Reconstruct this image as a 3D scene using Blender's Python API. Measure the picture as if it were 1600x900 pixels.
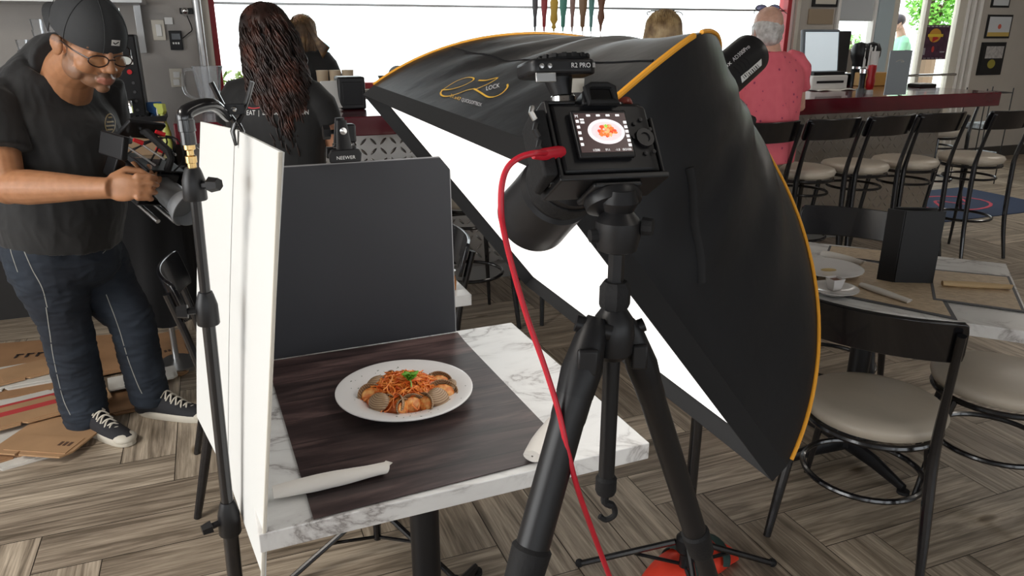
import bpy, bmesh, math, random
from math import sin, cos, pi, radians, sqrt, atan2
from mathutils import Vector, Matrix, Euler, noise
from mathutils.bvhtree import BVHTree
V = Vector
for o in list(bpy.data.objects): bpy.data.objects.remove(o)
SC = bpy.context.scene
COL = SC.collection
random.seed(7)

# ---------------------------------------------------------------- camera
PITCH = radians(18.8); FPX = 1164.0; CAMZ = 1.6
cam_d = bpy.data.cameras.new('camera'); cam = bpy.data.objects.new('camera', cam_d); COL.objects.link(cam)
cam.location = (0, 0, CAMZ); cam.rotation_euler = (pi/2 - PITCH, 0, 0)
cam_d.sensor_width = 36; cam_d.lens = FPX/1600*36; cam_d.clip_start = .02; cam_d.clip_end = 300
SC.camera = cam
SC.view_settings.view_transform = 'Standard'; SC.view_settings.look = 'None'
SC.view_settings.exposure = 0.0; SC.view_settings.gamma = 1; SC.view_settings.use_curve_mapping = False

# ---------------------------------------------------------------- daylight and lamps
W = bpy.data.worlds.new('world'); SC.world = W; W.use_nodes = True
bg = W.node_tree.nodes['Background']
bg.inputs[0].default_value = (.93, .97, 1, 1); bg.inputs[1].default_value = 3.4
def lamp(name, kind, loc, rot, energy, color=(1, 1, 1), size=(1, 1), angle=.5):
    l = bpy.data.lights.new(name, kind); l.energy = energy; l.color = color
    if kind == 'AREA': l.shape = 'RECTANGLE'; l.size, l.size_y = size
    if kind == 'SUN': l.angle = radians(angle)
    o = bpy.data.objects.new(name, l); COL.objects.link(o); o.location = loc; o.rotation_euler = rot
    return o
TH = radians(21.5)                      # the room's walls stand at this angle to the view
def RW(u, v, z=0): return V((u*cos(TH) - v*sin(TH), u*sin(TH) + v*cos(TH), z))
def UV2(x, y): return (x*cos(TH) + y*sin(TH), -x*sin(TH) + y*cos(TH))
lamp('sun', 'SUN', (0, -5, 12), (radians(38), 0, radians(8)), 5.5, (1, .96, .9))
for (u, v, e) in ((-2.0, 1.3, 66), (1.8, -.2, 8), (5.2, 2.2, 14), (8.2, 4.6, 24)):
    lamp('overhead_fill_light', 'AREA', RW(u, v, 3.1), (0, 0, TH), e, (1, .93, .84), (.6, 1.2))  # added overhead fill, out of view; no ceiling fixtures behind it
lamp('bar_fill_light', 'AREA', RW(3.2, 5.2, 3.0), (0, 0, TH), 14, (1, .93, .84), (3, .5))  # added fill above the bar; no pendant hangs there
lamp('west_window_daylight', 'AREA', RW(-4.95, .4, 1.75), (0, -pi/2, TH), 115, (1, .98, .95), (2.1, 4.6))

# ---------------------------------------------------------------- mesh helpers
class MB:
    def __init__(s): s.v = []; s.f = []; s.uv = None
    def add(s, vs, fs):
        n = len(s.v); s.v += [tuple(p) for p in vs]; s.f += [tuple(i+n for i in f) for f in fs]; return s
    def box(s, c, d, R=None):
        c = V(c); h = V(d)/2; R = R or Matrix.Identity(3)
        vs = [c + R @ V((x*h.x, y*h.y, z*h.z)) for x in (-1, 1) for y in (-1, 1) for z in (-1, 1)]
        return s.add(vs, [(0, 1, 3, 2), (4, 6, 7, 5), (0, 4, 5, 1), (2, 3, 7, 6), (0, 2, 6, 4), (1, 5, 7, 3)])
    def bx(s, x0, x1, y0, y1, z0, z1): return s.box(((x0+x1)/2, (y0+y1)/2, (z0+z1)/2), (abs(x1-x0), abs(y1-y0), abs(z1-z0)))
    def tube(s, pts, r, n=10, closed=False, caps=True, flat=None, side=None):
        """round (or elliptical, flat = ratio across 'side') tube through pts"""
        pts = [V(p) for p in pts]; m = len(pts)
        rr = r if isinstance(r, (list, tuple)) else [r]*m
        T = []
        for i in range(m):
            a = pts[(i-1) % m] if (closed or i > 0) else pts[i]; b = pts[(i+1) % m] if (closed or i < m-1) else pts[i]
            d = b - a; T.append(d.normalized() if d.length > 1e-9 else V((0, 0, 1)))
        if side is not None: up = V(side)
        else:
            up = V((0, 0, 1)) if abs(T[0].z) < .9 else V((1, 0, 0))
        vs = []; 
        nrm = (up - T[0]*up.dot(T[0])).normalized()
        for i in range(m):
            nrm = ((up if side is not None else nrm) - T[i]*(up if side is not None else nrm).dot(T[i])).normalized()
            bi = T[i].cross(nrm)
            q = rr[i]; ra, rb = (q if isinstance(q, (list, tuple)) else (q, q*(flat or 1)))
            for k in range(n):
                a = 2*pi*k/n; vs.append(pts[i] + nrm*(cos(a)*ra) + bi*(sin(a)*rb))
        fs = []
        for i in range(m if closed else m-1):
            j = (i+1) % m
            for k in range(n):
                l = (k+1) % n; fs.append((i*n+k, i*n+l, j*n+l, j*n+k))
        if caps and not closed:
            fs.append(tuple(reversed(range(n)))); fs.append(tuple((m-1)*n+k for k in range(n)))
        return s.add(vs, fs)
    def cyl(s, a, b, r, r2=None, n=20): return s.tube([a, b], [r, r if r2 is None else r2], n)
    def lathe(s, prof, c=(0, 0, 0), n=32, R=None, sx=1, sy=1):
        c = V(c); R = R or Matrix.Identity(3); vs = []; m = len(prof)
        for (r, z) in prof:
            for k in range(n):
                a = 2*pi*k/n; vs.append(c + R @ V((r*cos(a)*sx, r*sin(a)*sy, z)))
        fs = [(i*n+k, i*n+(k+1) % n, (i+1)*n+(k+1) % n, (i+1)*n+k) for i in range(m-1) for k in range(n)]
        if prof[0][0] > 1e-5: fs.append(tuple(reversed(range(n))))
        if prof[-1][0] > 1e-5: fs.append(tuple((m-1)*n+k for k in range(n)))
        return s.add(vs, fs)
    def ell(s, c, r, n=16, R=None, m=None):
        m = m or max(6, n//2); r = V(r) if not isinstance(r, (int, float)) else V((r, r, r))
        R = R or Matrix.Identity(3); c = V(c); vs = []; fs = []
        for i in range(1, m):
            t = pi*i/m
            for k in range(n):
                a = 2*pi*k/n; vs.append(c + R @ V((r.x*sin(t)*cos(a), r.y*sin(t)*sin(a), r.z*cos(t))))
        vs.append(c + R @ V((0, 0, r.z))); vs.append(c + R @ V((0, 0, -r.z)))
        for i in range(m-2):
            for k in range(n):
                l = (k+1) % n; fs.append((i*n+k, (i+1)*n+k, (i+1)*n+l, i*n+l))
        t = len(vs)-2
        for k in range(n):
            l = (k+1) % n; fs.append((t, k, l)); fs.append((t+1, (m-2)*n+l, (m-2)*n+k))
        return s.add(vs, fs)
    def cap(s, a, ra, b, rb, n=12):
        """tapered capsule"""
        a = V(a); b = V(b); d = (b-a).normalized(); L = (b-a).length
        pr = []
        for i in range(5): t = pi/2*i/4; pr.append((a - d*ra*cos(t), ra*sin(t)))
        for i in range(1, 5): t = pi/2*i/4; pr.append((b + d*rb*sin(t), rb*cos(t)))
        pr.insert(5, (b, rb)) if False else None
        return s.tube([p for p, _ in pr], [max(q, 1e-4) for _, q in pr], n)
    def prism(s, poly, z0, z1, M=None):
        """polygon in local xy extruded from z0 to z1, placed by 4x4 M"""
        M = M or Matrix.Identity(4); n = len(poly)
        vs = [M @ V((x, y, z)) for z in (z0, z1) for x, y in poly]
        return s.add(vs, [tuple(reversed(range(n))), tuple(range(n, 2*n))] + [(i, (i+1) % n, (i+1) % n+n, i+n) for i in range(n)])
    def grid(s, P, thick=0.0):
        """P[i][j] grid of points; thick>0 makes a closed shell"""
        a = len(P); b = len(P[0]); vs = [V(p) for row in P for p in row]
        fs = [(i*b+j, i*b+j+1, (i+1)*b+j+1, (i+1)*b+j) for i in range(a-1) for j in range(b-1)]
        if not thick: return s.add(vs, fs)
        N = []
        for i in range(a):
            for j in range(b):
                du = V(P[min(i+1, a-1)][j]) - V(P[max(i-1, 0)][j]); dv = V(P[i][min(j+1, b-1)]) - V(P[i][max(j-1, 0)])
                nn = du.cross(dv); N.append(nn.normalized() if nn.length > 1e-12 else V((0, 0, 1)))
        k = a*b; vs2 = [p - n*thick for p, n in zip(vs, N)]
        f2 = [tuple(x+k for x in reversed(f)) for f in fs]
        rim = [i for i in range(b)] + [i*b+b-1 for i in range(1, a)] + [(a-1)*b+j for j in range(b-2, -1, -1)] + [i*b for i in range(a-2, 0, -1)]
        f3 = [(rim[(i+1) % len(rim)], rim[i], rim[i]+k, rim[(i+1) % len(rim)]+k) for i in range(len(rim))]
        return s.add(vs + vs2, fs + f2 + f3)
def spl(pts, n=6, closed=False):
    """Catmull-Rom through points"""
    P = [V(p) for p in pts]; out = []; m = len(P)
    for i in range(m if closed else m-1):
        p1 = P[i]; p2 = P[(i+1) % m]
        p0 = P[(i-1) % m] if (closed or i > 0) else p1*2-p2; p3 = P[(i+2) % m] if (closed or i < m-2) else p2*2-p1
        for k in range(n):
            t = k/n; out.append(.5*((2*p1) + (p2-p0)*t + (2*p0-5*p1+4*p2-p3)*t*t + (3*p1-3*p2+p3-p0)*t**3))
    if not closed: out.append(P[-1])
    return out
def lerp(a, b, t): return a + (b-a)*t
def obj(name, mb, m, parent=None, smooth=35, bevel=0, loc=None, rot=None, seg=2, sub=0):
    me = mb if isinstance(mb, bpy.types.Mesh) else None
    if me is None:
        me = bpy.data.meshes.new(name); me.from_pydata(mb.v, [], mb.f); me.update()
        b = bmesh.new(); b.from_mesh(me); bmesh.ops.recalc_face_normals(b, faces=b.faces); b.to_mesh(me); b.free()
    if m: me.materials.clear(); me.materials.append(m)
    if smooth:
        me.polygons.foreach_set('use_smooth', [True]*len(me.polygons)); me.set_sharp_from_angle(angle=radians(smooth))
    o = bpy.data.objects.new(name, me); COL.objects.link(o)
    if bevel:
        b = o.modifiers.new('bevel', 'BEVEL'); b.width = bevel; b.segments = seg; b.limit_method = 'ANGLE'; b.angle_limit = radians(40)
    if sub: q = o.modifiers.new('sub', 'SUBSURF'); q.levels = sub; q.render_levels = sub
    if parent: o.parent = parent
    if loc is not None: o.location = loc
    if rot is not None: o.rotation_euler = rot
    return o
def tag(o, label, cat=None, group=None, kind=None):
    if label: o['label'] = label
    if cat: o['category'] = cat
    if group: o['group'] = group
    if kind: o['kind'] = kind
    return o
def thing(name, label, cat, loc=(0, 0, 0), rz=0, group=None):
    o = bpy.data.objects.new(name, None); COL.objects.link(o); o.empty_display_size = .05
    o.location = loc; o.rotation_euler = (0, 0, rz) if isinstance(rz, (int, float)) else rz
    return tag(o, label, cat, group)
def struct(name, mb, m, smooth=0, bevel=0, room=True, parent=None):
    o = obj(name, mb, m, parent, smooth=smooth, bevel=bevel)
    if not parent:
        o['kind'] = 'structure'
        if room: o.rotation_euler = (0, 0, TH)
    return o
def copy_tree(o, parent=None):
    c = o.copy(); COL.objects.link(c)
    if parent: c.parent = parent
    for ch in [x for x in TREE.get(o.name, o.children)]: copy_tree(ch, c)
    return c
TREE = {}
def dup(root, loc, rz, label, group=None):
    r = copy_tree(root); r.location = loc
    r.rotation_euler = (0, 0, rz) if isinstance(rz, (int, float)) else rz
    r['label'] = label
    if group: r['group'] = group
    return r
def ray(x, y):
    return V((0, cos(PITCH), -sin(PITCH))) + V(((x-800)/FPX, 0, 0)) + V((0, sin(PITCH), cos(PITCH)))*((450-y)/FPX)
def at(x, y, Y=None, z=None, d=None):
    """survey helper: the point of the place seen at photo pixel x, y at distance Y, height z or depth d"""
    r = ray(x, y); c = V((0, 0, CAMZ))
    if Y is not None: return c + r*(Y/r.y)
    if d is not None: return c + r*d
    return c + r*((z-CAMZ)/r.z)
def axes(fwd, up=(0, 0, 1)):
    """3x3 with columns right, fwd, up"""
    f = V(fwd).normalized(); r = f.cross(V(up)).normalized(); u = r.cross(f)
    return Matrix((r, f, u)).transposed()

# ---------------------------------------------------------------- materials
def nodes(name):
    m = bpy.data.materials.new(name); m.use_nodes = True; nt = m.node_tree
    return m, nt, nt.nodes['Principled BSDF']
def N(nt, kind, **kw):
    n = nt.nodes.new(kind)
    for k, v in kw.items():
        if k.startswith('i_'):
            key = k[2:]; key = int(key) if key.isdigit() else key
            n.inputs[key].default_value = v
        else: setattr(n, k, v)
    return n
def ramp(nt, fac, stops):
    r = nt.nodes.new('ShaderNodeValToRGB'); e = r.color_ramp.elements
    while len(e) < len(stops): e.new(.5)
    for i, (p, c) in enumerate(stops): e[i].position = p; e[i].color = (*c, 1) if len(c) == 3 else c
    nt.links.new(fac, r.inputs[0]); return r.outputs[0]
def mat(name, col, rough=.5, metal=0, spec=.5, bump=0, bscale=60, vary=0, vscale=8, coat=0, trans=0, emit=0, sheen=0, alpha=1, stretch=None):
    m, nt, p = nodes(name); L = nt.links.new
    p.inputs['Base Color'].default_value = (*col, 1); p.inputs['Roughness'].default_value = rough; p.inputs['Metallic'].default_value = metal
    p.inputs['Specular IOR Level'].default_value = spec; p.inputs['Coat Weight'].default_value = coat
    p.inputs['Transmission Weight'].default_value = trans; p.inputs['Alpha'].default_value = alpha
    p.inputs['Sheen Weight'].default_value = sheen
    if emit: p.inputs['Emission Color'].default_value = (*col, 1); p.inputs['Emission Strength'].default_value = emit
    if bump or vary:
        tc = N(nt, 'ShaderNodeTexCoord'); mp = N(nt, 'ShaderNodeMapping'); L(tc.outputs['Object'], mp.inputs[0])
        if stretch: mp.inputs['Scale'].default_value = stretch
        if vary:
            nz = N(nt, 'ShaderNodeTexNoise', i_Scale=vscale, i_Detail=4); L(mp.outputs[0], nz.inputs['Vector'])
            c = ramp(nt, nz.outputs[0], [(.3, tuple(x*(1-vary) for x in col)), (.7, tuple(min(1, x*(1+vary)) for x in col))]); L(c, p.inputs['Base Color'])
        if bump:
            nb = N(nt, 'ShaderNodeTexNoise', i_Scale=bscale, i_Detail=3); L(mp.outputs[0], nb.inputs['Vector'])
            b = N(nt, 'ShaderNodeBump', i_Strength=bump, i_Distance=.004); L(nb.outputs[0], b.inputs['Height']); L(b.outputs[0], p.inputs['Normal'])
    return m
M = {}
M['black_plastic'] = mat('black_plastic', (.008, .008, .0095), .42, spec=.35)
M['black_rubber'] = mat('black_rubber', (.011, .011, .012), .7, spec=.3, bump=.2, bscale=300)
M['black_metal'] = mat('black_metal', (.006, .006, .008), .22, spec=.6, coat=.3)
M['satin_black'] = mat('satin_black', (.009, .009, .0105), .4, spec=.4)
M['chrome'] = mat('chrome', (.7, .7, .7), .15, 1)
M['steel'] = mat('steel', (.5, .5, .5), .35, 1, bump=.1, bscale=40)
M['brass'] = mat('brass', (.72, .5, .22), .25, 1)
M['white_paint'] = mat('white_paint', (.78, .76, .72), .5)
M['white_plastic'] = mat('white_plastic', (.75, .75, .73), .4)
M['cream'] = mat('cream', (.62, .58, .5), .5)
M['grey_wall'] = mat('grey_wall', (.33, .31, .29), .55, vary=.08, vscale=3, bump=.15, bscale=120)
M['pale_wall'] = mat('pale_wall', (.46, .42, .37), .6, vary=.05, vscale=3)
M['foamboard'] = mat('foamboard', (.76, .77, .76), .55, bump=.05, bscale=15)
M['foam_core'] = mat('foam_core', (.7, .66, .58), .8)
M['black_board'] = mat('black_board', (.021, .022, .028), .5, bump=.06, bscale=8)
M['burgundy'] = mat('burgundy', (.11, .006, .014), .16, spec=.6, coat=.5, vary=.15, vscale=5)
M['red_gloss'] = mat('red_gloss', (.55, .015, .02), .35)
M['red_frame'] = mat('red_frame', (.42, .02, .03), .4)
M['seat_vinyl'] = mat('seat_vinyl', (.50, .44, .36), .36, bump=.12, bscale=90, vary=.05)
M['porcelain'] = mat('porcelain', (.8, .78, .77), .12, spec=.6)
M['napkin'] = mat('napkin', (.76, .72, .67), .85, bump=.35, bscale=35)
M['cable_red'] = mat('cable_red', (.55, .012, .03), .4)
M['orange'] = mat('orange_piping', (.9, .4, .03), .5)
M['skin_brown'] = None
M['denim'] = None
M['white_text'] = mat('white_text', (.8, .8, .8), .6)
M['shirt_black'] = mat('shirt_black', (.0075, .0078, .009), .75, bump=.25, bscale=25, sheen=.15)
M['green_bag'] = mat('dark_green_webbing', (.02, .05, .045), .7)
M['bag_red'] = mat('bag_red', (.8, .05, .02), .5, bump=.3, bscale=12)

def clear_mat(name, tint=(1, 1, 1), refl=.1, rough=.0):
    m = bpy.data.materials.new(name); m.use_nodes = True; nt = m.node_tree; nt.nodes.clear(); L = nt.links.new
    o = N(nt, 'ShaderNodeOutputMaterial'); t = N(nt, 'ShaderNodeBsdfTransparent'); g = N(nt, 'ShaderNodeBsdfGlossy')
    t.inputs[0].default_value = (*tint, 1); g.inputs['Roughness'].default_value = rough
    mx = N(nt, 'ShaderNodeMixShader'); lw = N(nt, 'ShaderNodeLayerWeight', i_Blend=refl)
    L(lw.outputs['Fresnel'], mx.inputs[0]); L(t.outputs[0], mx.inputs[1]); L(g.outputs[0], mx.inputs[2]); L(mx.outputs[0], o.inputs[0])
    return m
M['window_glass'] = clear_mat('window_glass', (.96, .98, .97), .08)
M['clear_plastic'] = clear_mat('clear_plastic', (.93, .94, .95), .16, .05)
def add_haze(m, f=.12):
    nt = m.node_tree; o = [n for n in nt.nodes if n.type == 'OUTPUT_MATERIAL'][0]; src = o.inputs[0].links[0].from_socket; d = N(nt, 'ShaderNodeBsdfDiffuse'); d.inputs[0].default_value = (.8, .82, .85, 1)
    mx = N(nt, 'ShaderNodeMixShader'); mx.inputs[0].default_value = f; nt.links.new(src, mx.inputs[1]); nt.links.new(d.outputs[0], mx.inputs[2]); nt.links.new(mx.outputs[0], o.inputs[0])
add_haze(M['clear_plastic'])

def floor_mat():
    m, nt, p = nodes('wood_look_tile'); L = nt.links.new
    uv = N(nt, 'ShaderNodeUVMap'); uv.uv_map = 'UVMap'
    at_ = N(nt, 'ShaderNodeAttribute'); at_.attribute_name = 'plank'
    sep = N(nt, 'ShaderNodeSeparateXYZ'); L(uv.outputs[0], sep.inputs[0])
    comb = N(nt, 'ShaderNodeCombineXYZ'); L(sep.outputs[0], comb.inputs[0]); L(sep.outputs[1], comb.inputs[1])
    sc = N(nt, 'ShaderNodeMath', operation='MULTIPLY'); sc.inputs[1].default_value = 37; L(at_.outputs['Fac'], sc.inputs[0]); L(sc.outputs[0], comb.inputs[2])
    mp = N(nt, 'ShaderNodeMapping'); mp.inputs['Scale'].default_value = (.8, 13, 1); L(comb.outputs[0], mp.inputs[0])
    n1 = N(nt, 'ShaderNodeTexNoise', i_Scale=1.6, i_Detail=6, i_Roughness=.62, i_Distortion=1.1); L(mp.outputs[0], n1.inputs['Vector'])
    mp2 = N(nt, 'ShaderNodeMapping'); mp2.inputs['Scale'].default_value = (5, 90, 1); L(comb.outputs[0], mp2.inputs[0])
    n2 = N(nt, 'ShaderNodeTexNoise', i_Scale=1.5, i_Detail=3); L(mp2.outputs[0], n2.inputs['Vector'])
    mp3 = N(nt, 'ShaderNodeMapping'); mp3.inputs['Scale'].default_value = (3.2, 7.5, 1); L(comb.outputs[0], mp3.inputs[0])
    vo = N(nt, 'ShaderNodeTexVoronoi', i_Scale=.6); L(mp3.outputs[0], vo.inputs['Vector'])
    c1 = ramp(nt, n1.outputs[0], [(.33, (.17, .14, .105)), (.44, (.31, .26, .205)), (.53, (.44, .375, .30)), (.64, (.58, .505, .41))])
    kn = ramp(nt, vo.outputs['Distance'], [(.0, (.25, .2, .15)), (.05, (.45, .4, .33)), (.1, (1, 1, 1))])
    g2 = ramp(nt, n2.outputs[0], [(.35, (.74, .72, .70)), (.6, (1.08, 1.08, 1.08))])
    mu = N(nt, 'ShaderNodeMix', data_type='RGBA', blend_type='MULTIPLY'); mu.inputs[0].default_value = 1; L(c1, mu.inputs[6]); L(g2, mu.inputs[7])
    mk = N(nt, 'ShaderNodeMix', data_type='RGBA', blend_type='MULTIPLY'); mk.inputs[0].default_value = 1; L(mu.outputs[2], mk.inputs[6]); L(kn, mk.inputs[7])
    tone = ramp(nt, at_.outputs['Fac'], [(0, (.74, .71, .68)), (.5, (.95, .93, .9)), (1, (1.18, 1.16, 1.13))])
    mt = N(nt, 'ShaderNodeMix', data_type='RGBA', blend_type='MULTIPLY'); mt.inputs[0].default_value = 1; L(mk.outputs[2], mt.inputs[6]); L(tone, mt.inputs[7])
    L(mt.outputs[2], p.inputs['Base Color']); p.inputs['Roughness'].default_value = .42
    b = N(nt, 'ShaderNodeBump', i_Strength=.25, i_Distance=.002); L(n1.outputs[0], b.inputs['Height']); L(b.outputs[0], p.inputs['Normal'])
    return m
M['floor'] = floor_mat()

def marble_mat():
    m, nt, p = nodes('white_marble'); L = nt.links.new
    tc = N(nt, 'ShaderNodeTexCoord'); mp = N(nt, 'ShaderNodeMapping'); mp.inputs['Scale'].default_value = (1, 1.5, 1); mp.inputs['Rotation'].default_value = (0, 0, .6); L(tc.outputs['Object'], mp.inputs[0])
    nz = N(nt, 'ShaderNodeTexNoise', i_Scale=3.2, i_Detail=7, i_Roughness=.6, i_Distortion=.9); L(mp.outputs[0], nz.inputs['Vector'])
    s = N(nt, 'ShaderNodeMath', operation='SUBTRACT'); s.inputs[1].default_value = .5; L(nz.outputs[0], s.inputs[0])
    a = N(nt, 'ShaderNodeMath', operation='ABSOLUTE'); L(s.outputs[0], a.inputs[0])
    v = ramp(nt, a.outputs[0], [(0, (.3, .28, .27)), (.008, (.5, .48, .47)), (.03, (.7, .69, .68)), (.1, (.78, .775, .76))])
    n2 = N(nt, 'ShaderNodeTexNoise', i_Scale=2.2, i_Detail=2); L(mp.outputs[0], n2.inputs['Vector'])
    f = ramp(nt, n2.outputs[0], [(.36, (0, 0, 0)), (.5, (1, 1, 1))])
    mx = N(nt, 'ShaderNodeMix', data_type='RGBA'); L(f, mx.inputs[0]); mx.inputs[6].default_value = (.79, .79, .78, 1); L(v, mx.inputs[7])
    L(mx.outputs[2], p.inputs['Base Color']); p.inputs['Roughness'].default_value = .3
    return m
M['marble'] = marble_mat()

def plankmat():
    m, nt, p = nodes('dark_wood_print'); L = nt.links.new
    tc = N(nt, 'ShaderNodeTexCoord')
    mp = N(nt, 'ShaderNodeMapping'); mp.inputs['Scale'].default_value = (1.6, 11, 1); L(tc.outputs['Object'], mp.inputs[0])
    nz = N(nt, 'ShaderNodeTexNoise', i_Scale=2.2, i_Detail=6, i_Roughness=.6, i_Distortion=.5); L(mp.outputs[0], nz.inputs['Vector'])
    c = ramp(nt, nz.outputs[0], [(.3, (.017, .010, .010)), (.5, (.05, .031, .030)), (.7, (.14, .09, .083))])
    sp = N(nt, 'ShaderNodeSeparateXYZ'); L(tc.outputs['Object'], sp.inputs[0])
    q = N(nt, 'ShaderNodeMath', operation='MULTIPLY'); q.inputs[1].default_value = 9.5; L(sp.outputs[1], q.inputs[0])
    fr = N(nt, 'ShaderNodeMath', operation='FRACT'); L(q.outputs[0], fr.inputs[0])
    fl = N(nt, 'ShaderNodeMath', operation='FLOOR'); L(q.outputs[0], fl.inputs[0])
    wn = N(nt, 'ShaderNodeTexWhiteNoise', noise_dimensions='1D'); L(fl.outputs[0], wn.inputs['W'])
    seam = ramp(nt, fr.outputs[0], [(0, (.25, .25, .25)), (.035, (1, 1, 1)), (.97, (1, 1, 1)), (1, (.3, .3, .3))])
    ton = ramp(nt, wn.outputs[0], [(0, (.75, .75, .75)), (1, (1.35, 1.3, 1.3))])
    a = N(nt, 'ShaderNodeMix', data_type='RGBA', blend_type='MULTIPLY'); a.inputs[0].default_value = 1; L(c, a.inputs[6]); L(seam, a.inputs[7])
    b = N(nt, 'ShaderNodeMix', data_type='RGBA', blend_type='MULTIPLY'); b.inputs[0].default_value = 1; L(a.outputs[2], b.inputs[6]); L(ton, b.inputs[7])
    L(b.outputs[2], p.inputs['Base Color']); p.inputs['Roughness'].default_value = .36
    return m
M['wood_print'] = plankmat()

def tread_mat():
    """steel diamond plate: raised lozenges, alternately turned"""
    m, nt, p = nodes('diamond_plate'); L = nt.links.new
    def ma(op, a, b=None):
        n = N(nt, 'ShaderNodeMath', operation=op)
        for i, x in enumerate((a, b)):
            if x is None: continue
            if isinstance(x, (int, float)): n.inputs[i].default_value = x
            else: L(x, n.inputs[i])
        return n.outputs[0]
    tc = N(nt, 'ShaderNodeTexCoord'); sp = N(nt, 'ShaderNodeSeparateXYZ'); L(tc.outputs['Object'], sp.inputs[0])
    k = 16
    u = ma('MULTIPLY', ma('ADD', sp.outputs[0], sp.outputs[1]), k); v = ma('MULTIPLY', sp.outputs[2], k)
    fu = ma('SUBTRACT', ma('FRACT', u), .5); fv = ma('SUBTRACT', ma('FRACT', v), .5)
    par = ma('SUBTRACT', ma('MULTIPLY', ma('MODULO', ma('ABSOLUTE', ma('ADD', ma('FLOOR', u), ma('FLOOR', v))), 2), 2), 1)
    a = ma('ADD', ma('MULTIPLY', fu, par), fv); b = ma('SUBTRACT', ma('MULTIPLY', fu, par), fv)
    d = ma('ADD', ma('POWER', ma('DIVIDE', a, .62), 2), ma('POWER', ma('DIVIDE', b, .17), 2))
    h = ma('SUBTRACT', 1, ma('MINIMUM', d, 1))
    bp = N(nt, 'ShaderNodeBump', i_Strength=1, i_Distance=.012); L(h, bp.inputs['Height']); L(bp.outputs[0], p.inputs['Normal'])
    p.inputs['Base Color'].default_value = (.5, .48, .46, 1); p.inputs['Metallic'].default_value = 1; p.inputs['Roughness'].default_value = .28
    return m
M['tread'] = tread_mat()

# ---------------------------------------------------------------- the room
def make_floor():
    w = .2013; g = .0016; mb = MB(); uvs = []; cols = []
    u0 = -.70; v0 = 2.335; rnd = random.Random(3)
    def quad(a, b, c, d, horiz):
        x0, x1, y0, y1 = a+g, b-g, c+g, d-g
        mb.add([(x0, y0, 0), (x1, y0, 0), (x1, y1, 0), (x0, y1, 0)], [(0, 1, 2, 3)])
        o = rnd.uniform(0, 50); r = rnd.random()
        if horiz: uvs.extend([(o, 0), (o+.8, 0), (o+.8, .2), (o, .2)])
        else: uvs.extend([(o, .2), (o, 0), (o+.8, 0), (o+.8, .2)])
        cols.extend([r]*4)
    for j in range(-32, 34):
        for c in range(-40, 64):
            k = (c + j) % 8
            if k == 0: quad(u0+c*w, u0+(c+4)*w, v0+j*w, v0+(j+1)*w, True)
            elif k == 4: quad(u0+c*w, u0+(c+1)*w, v0+j*w, v0+(j+4)*w, False)
    me = bpy.data.meshes.new('floor'); me.from_pydata(mb.v, [], mb.f)
    me.uv_layers.new(name='UVMap'); me.attributes.new('plank', 'FLOAT', 'CORNER')
    me.attributes['plank'].data.foreach_set('value', cols)
    me.uv_layers['UVMap'].data.foreach_set('uv', [c for q in uvs for c in q])
    o = obj('floor', me, M['floor'], smooth=0); o.rotation_euler = (0, 0, TH); o['kind'] = 'structure'
    gm = MB().bx(-8.2, 12.2, -6.6, 7.2, -.06, -.003)
    g_ = obj('grout', gm, mat('grout', (.07, .06, .05), .9), o, smooth=0)
make_floor()
HC = 3.2
WV = 7.2                                 # the window wall
struct('ceiling', MB().bx(-5.2, 11.75, -5, WV+.3, HC, HC+.1), mat('ceiling_paint', (.2, .19, .175), .8))
# left service wall (grey), ends where the big window begins
struct('wall_left', MB().bx(-5.2, -.08, 4.95, 5.1, 0, HC), M['grey_wall'])
struct('wall_left_return', MB().bx(-.2, -.08, 5.1, WV, 0, HC), M['grey_wall'])
ww = MB(); ww.bx(-5.3, -5.15, -5, 4.95, 0, .6); ww.bx(-5.3, -5.15, -5, 4.95, 2.85, HC); ww.bx(-5.3, -5.15, -5, -2.1, .6, 2.85); ww.bx(-5.3, -5.15, 2.9, 4.95, .6, 2.85)
struct('wall_west', ww, M['pale_wall'])
wr = MB(); wr.bx(11.6, 11.75, -5, WV, 0, HC)
struct('wall_right', wr, M['pale_wall'])
wb = MB(); wb.bx(-5.3, 11.7, -5.1, -5, 0, .7); wb.bx(-5.3, 11.7, -5.1, -5, 2.2, HC)
for a in (-5.3, -2.2, 1, 4.2, 7.3): wb.bx(a, a+.5, -5.1, -5, .7, 2.7)
wb.bx(9.0, 11.7, -5.1, -5, .7, 2.7)
struct('wall_behind', wb, mat('brown_wall', (.14, .10, .08), .7))
# ---------------------------------------------------------------- survey on planes of the room
def hv(x, y, v):
    r = ray(x, y); n = V((-sin(TH), cos(TH), 0)); t = v/r.dot(n); p = V((0, 0, CAMZ)) + r*t
    return (p.x*cos(TH) + p.y*sin(TH), p.z)
def cbox(parent, name, x0, x1, y0, y1, v0, v1, m, bevel=0): pass
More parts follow.
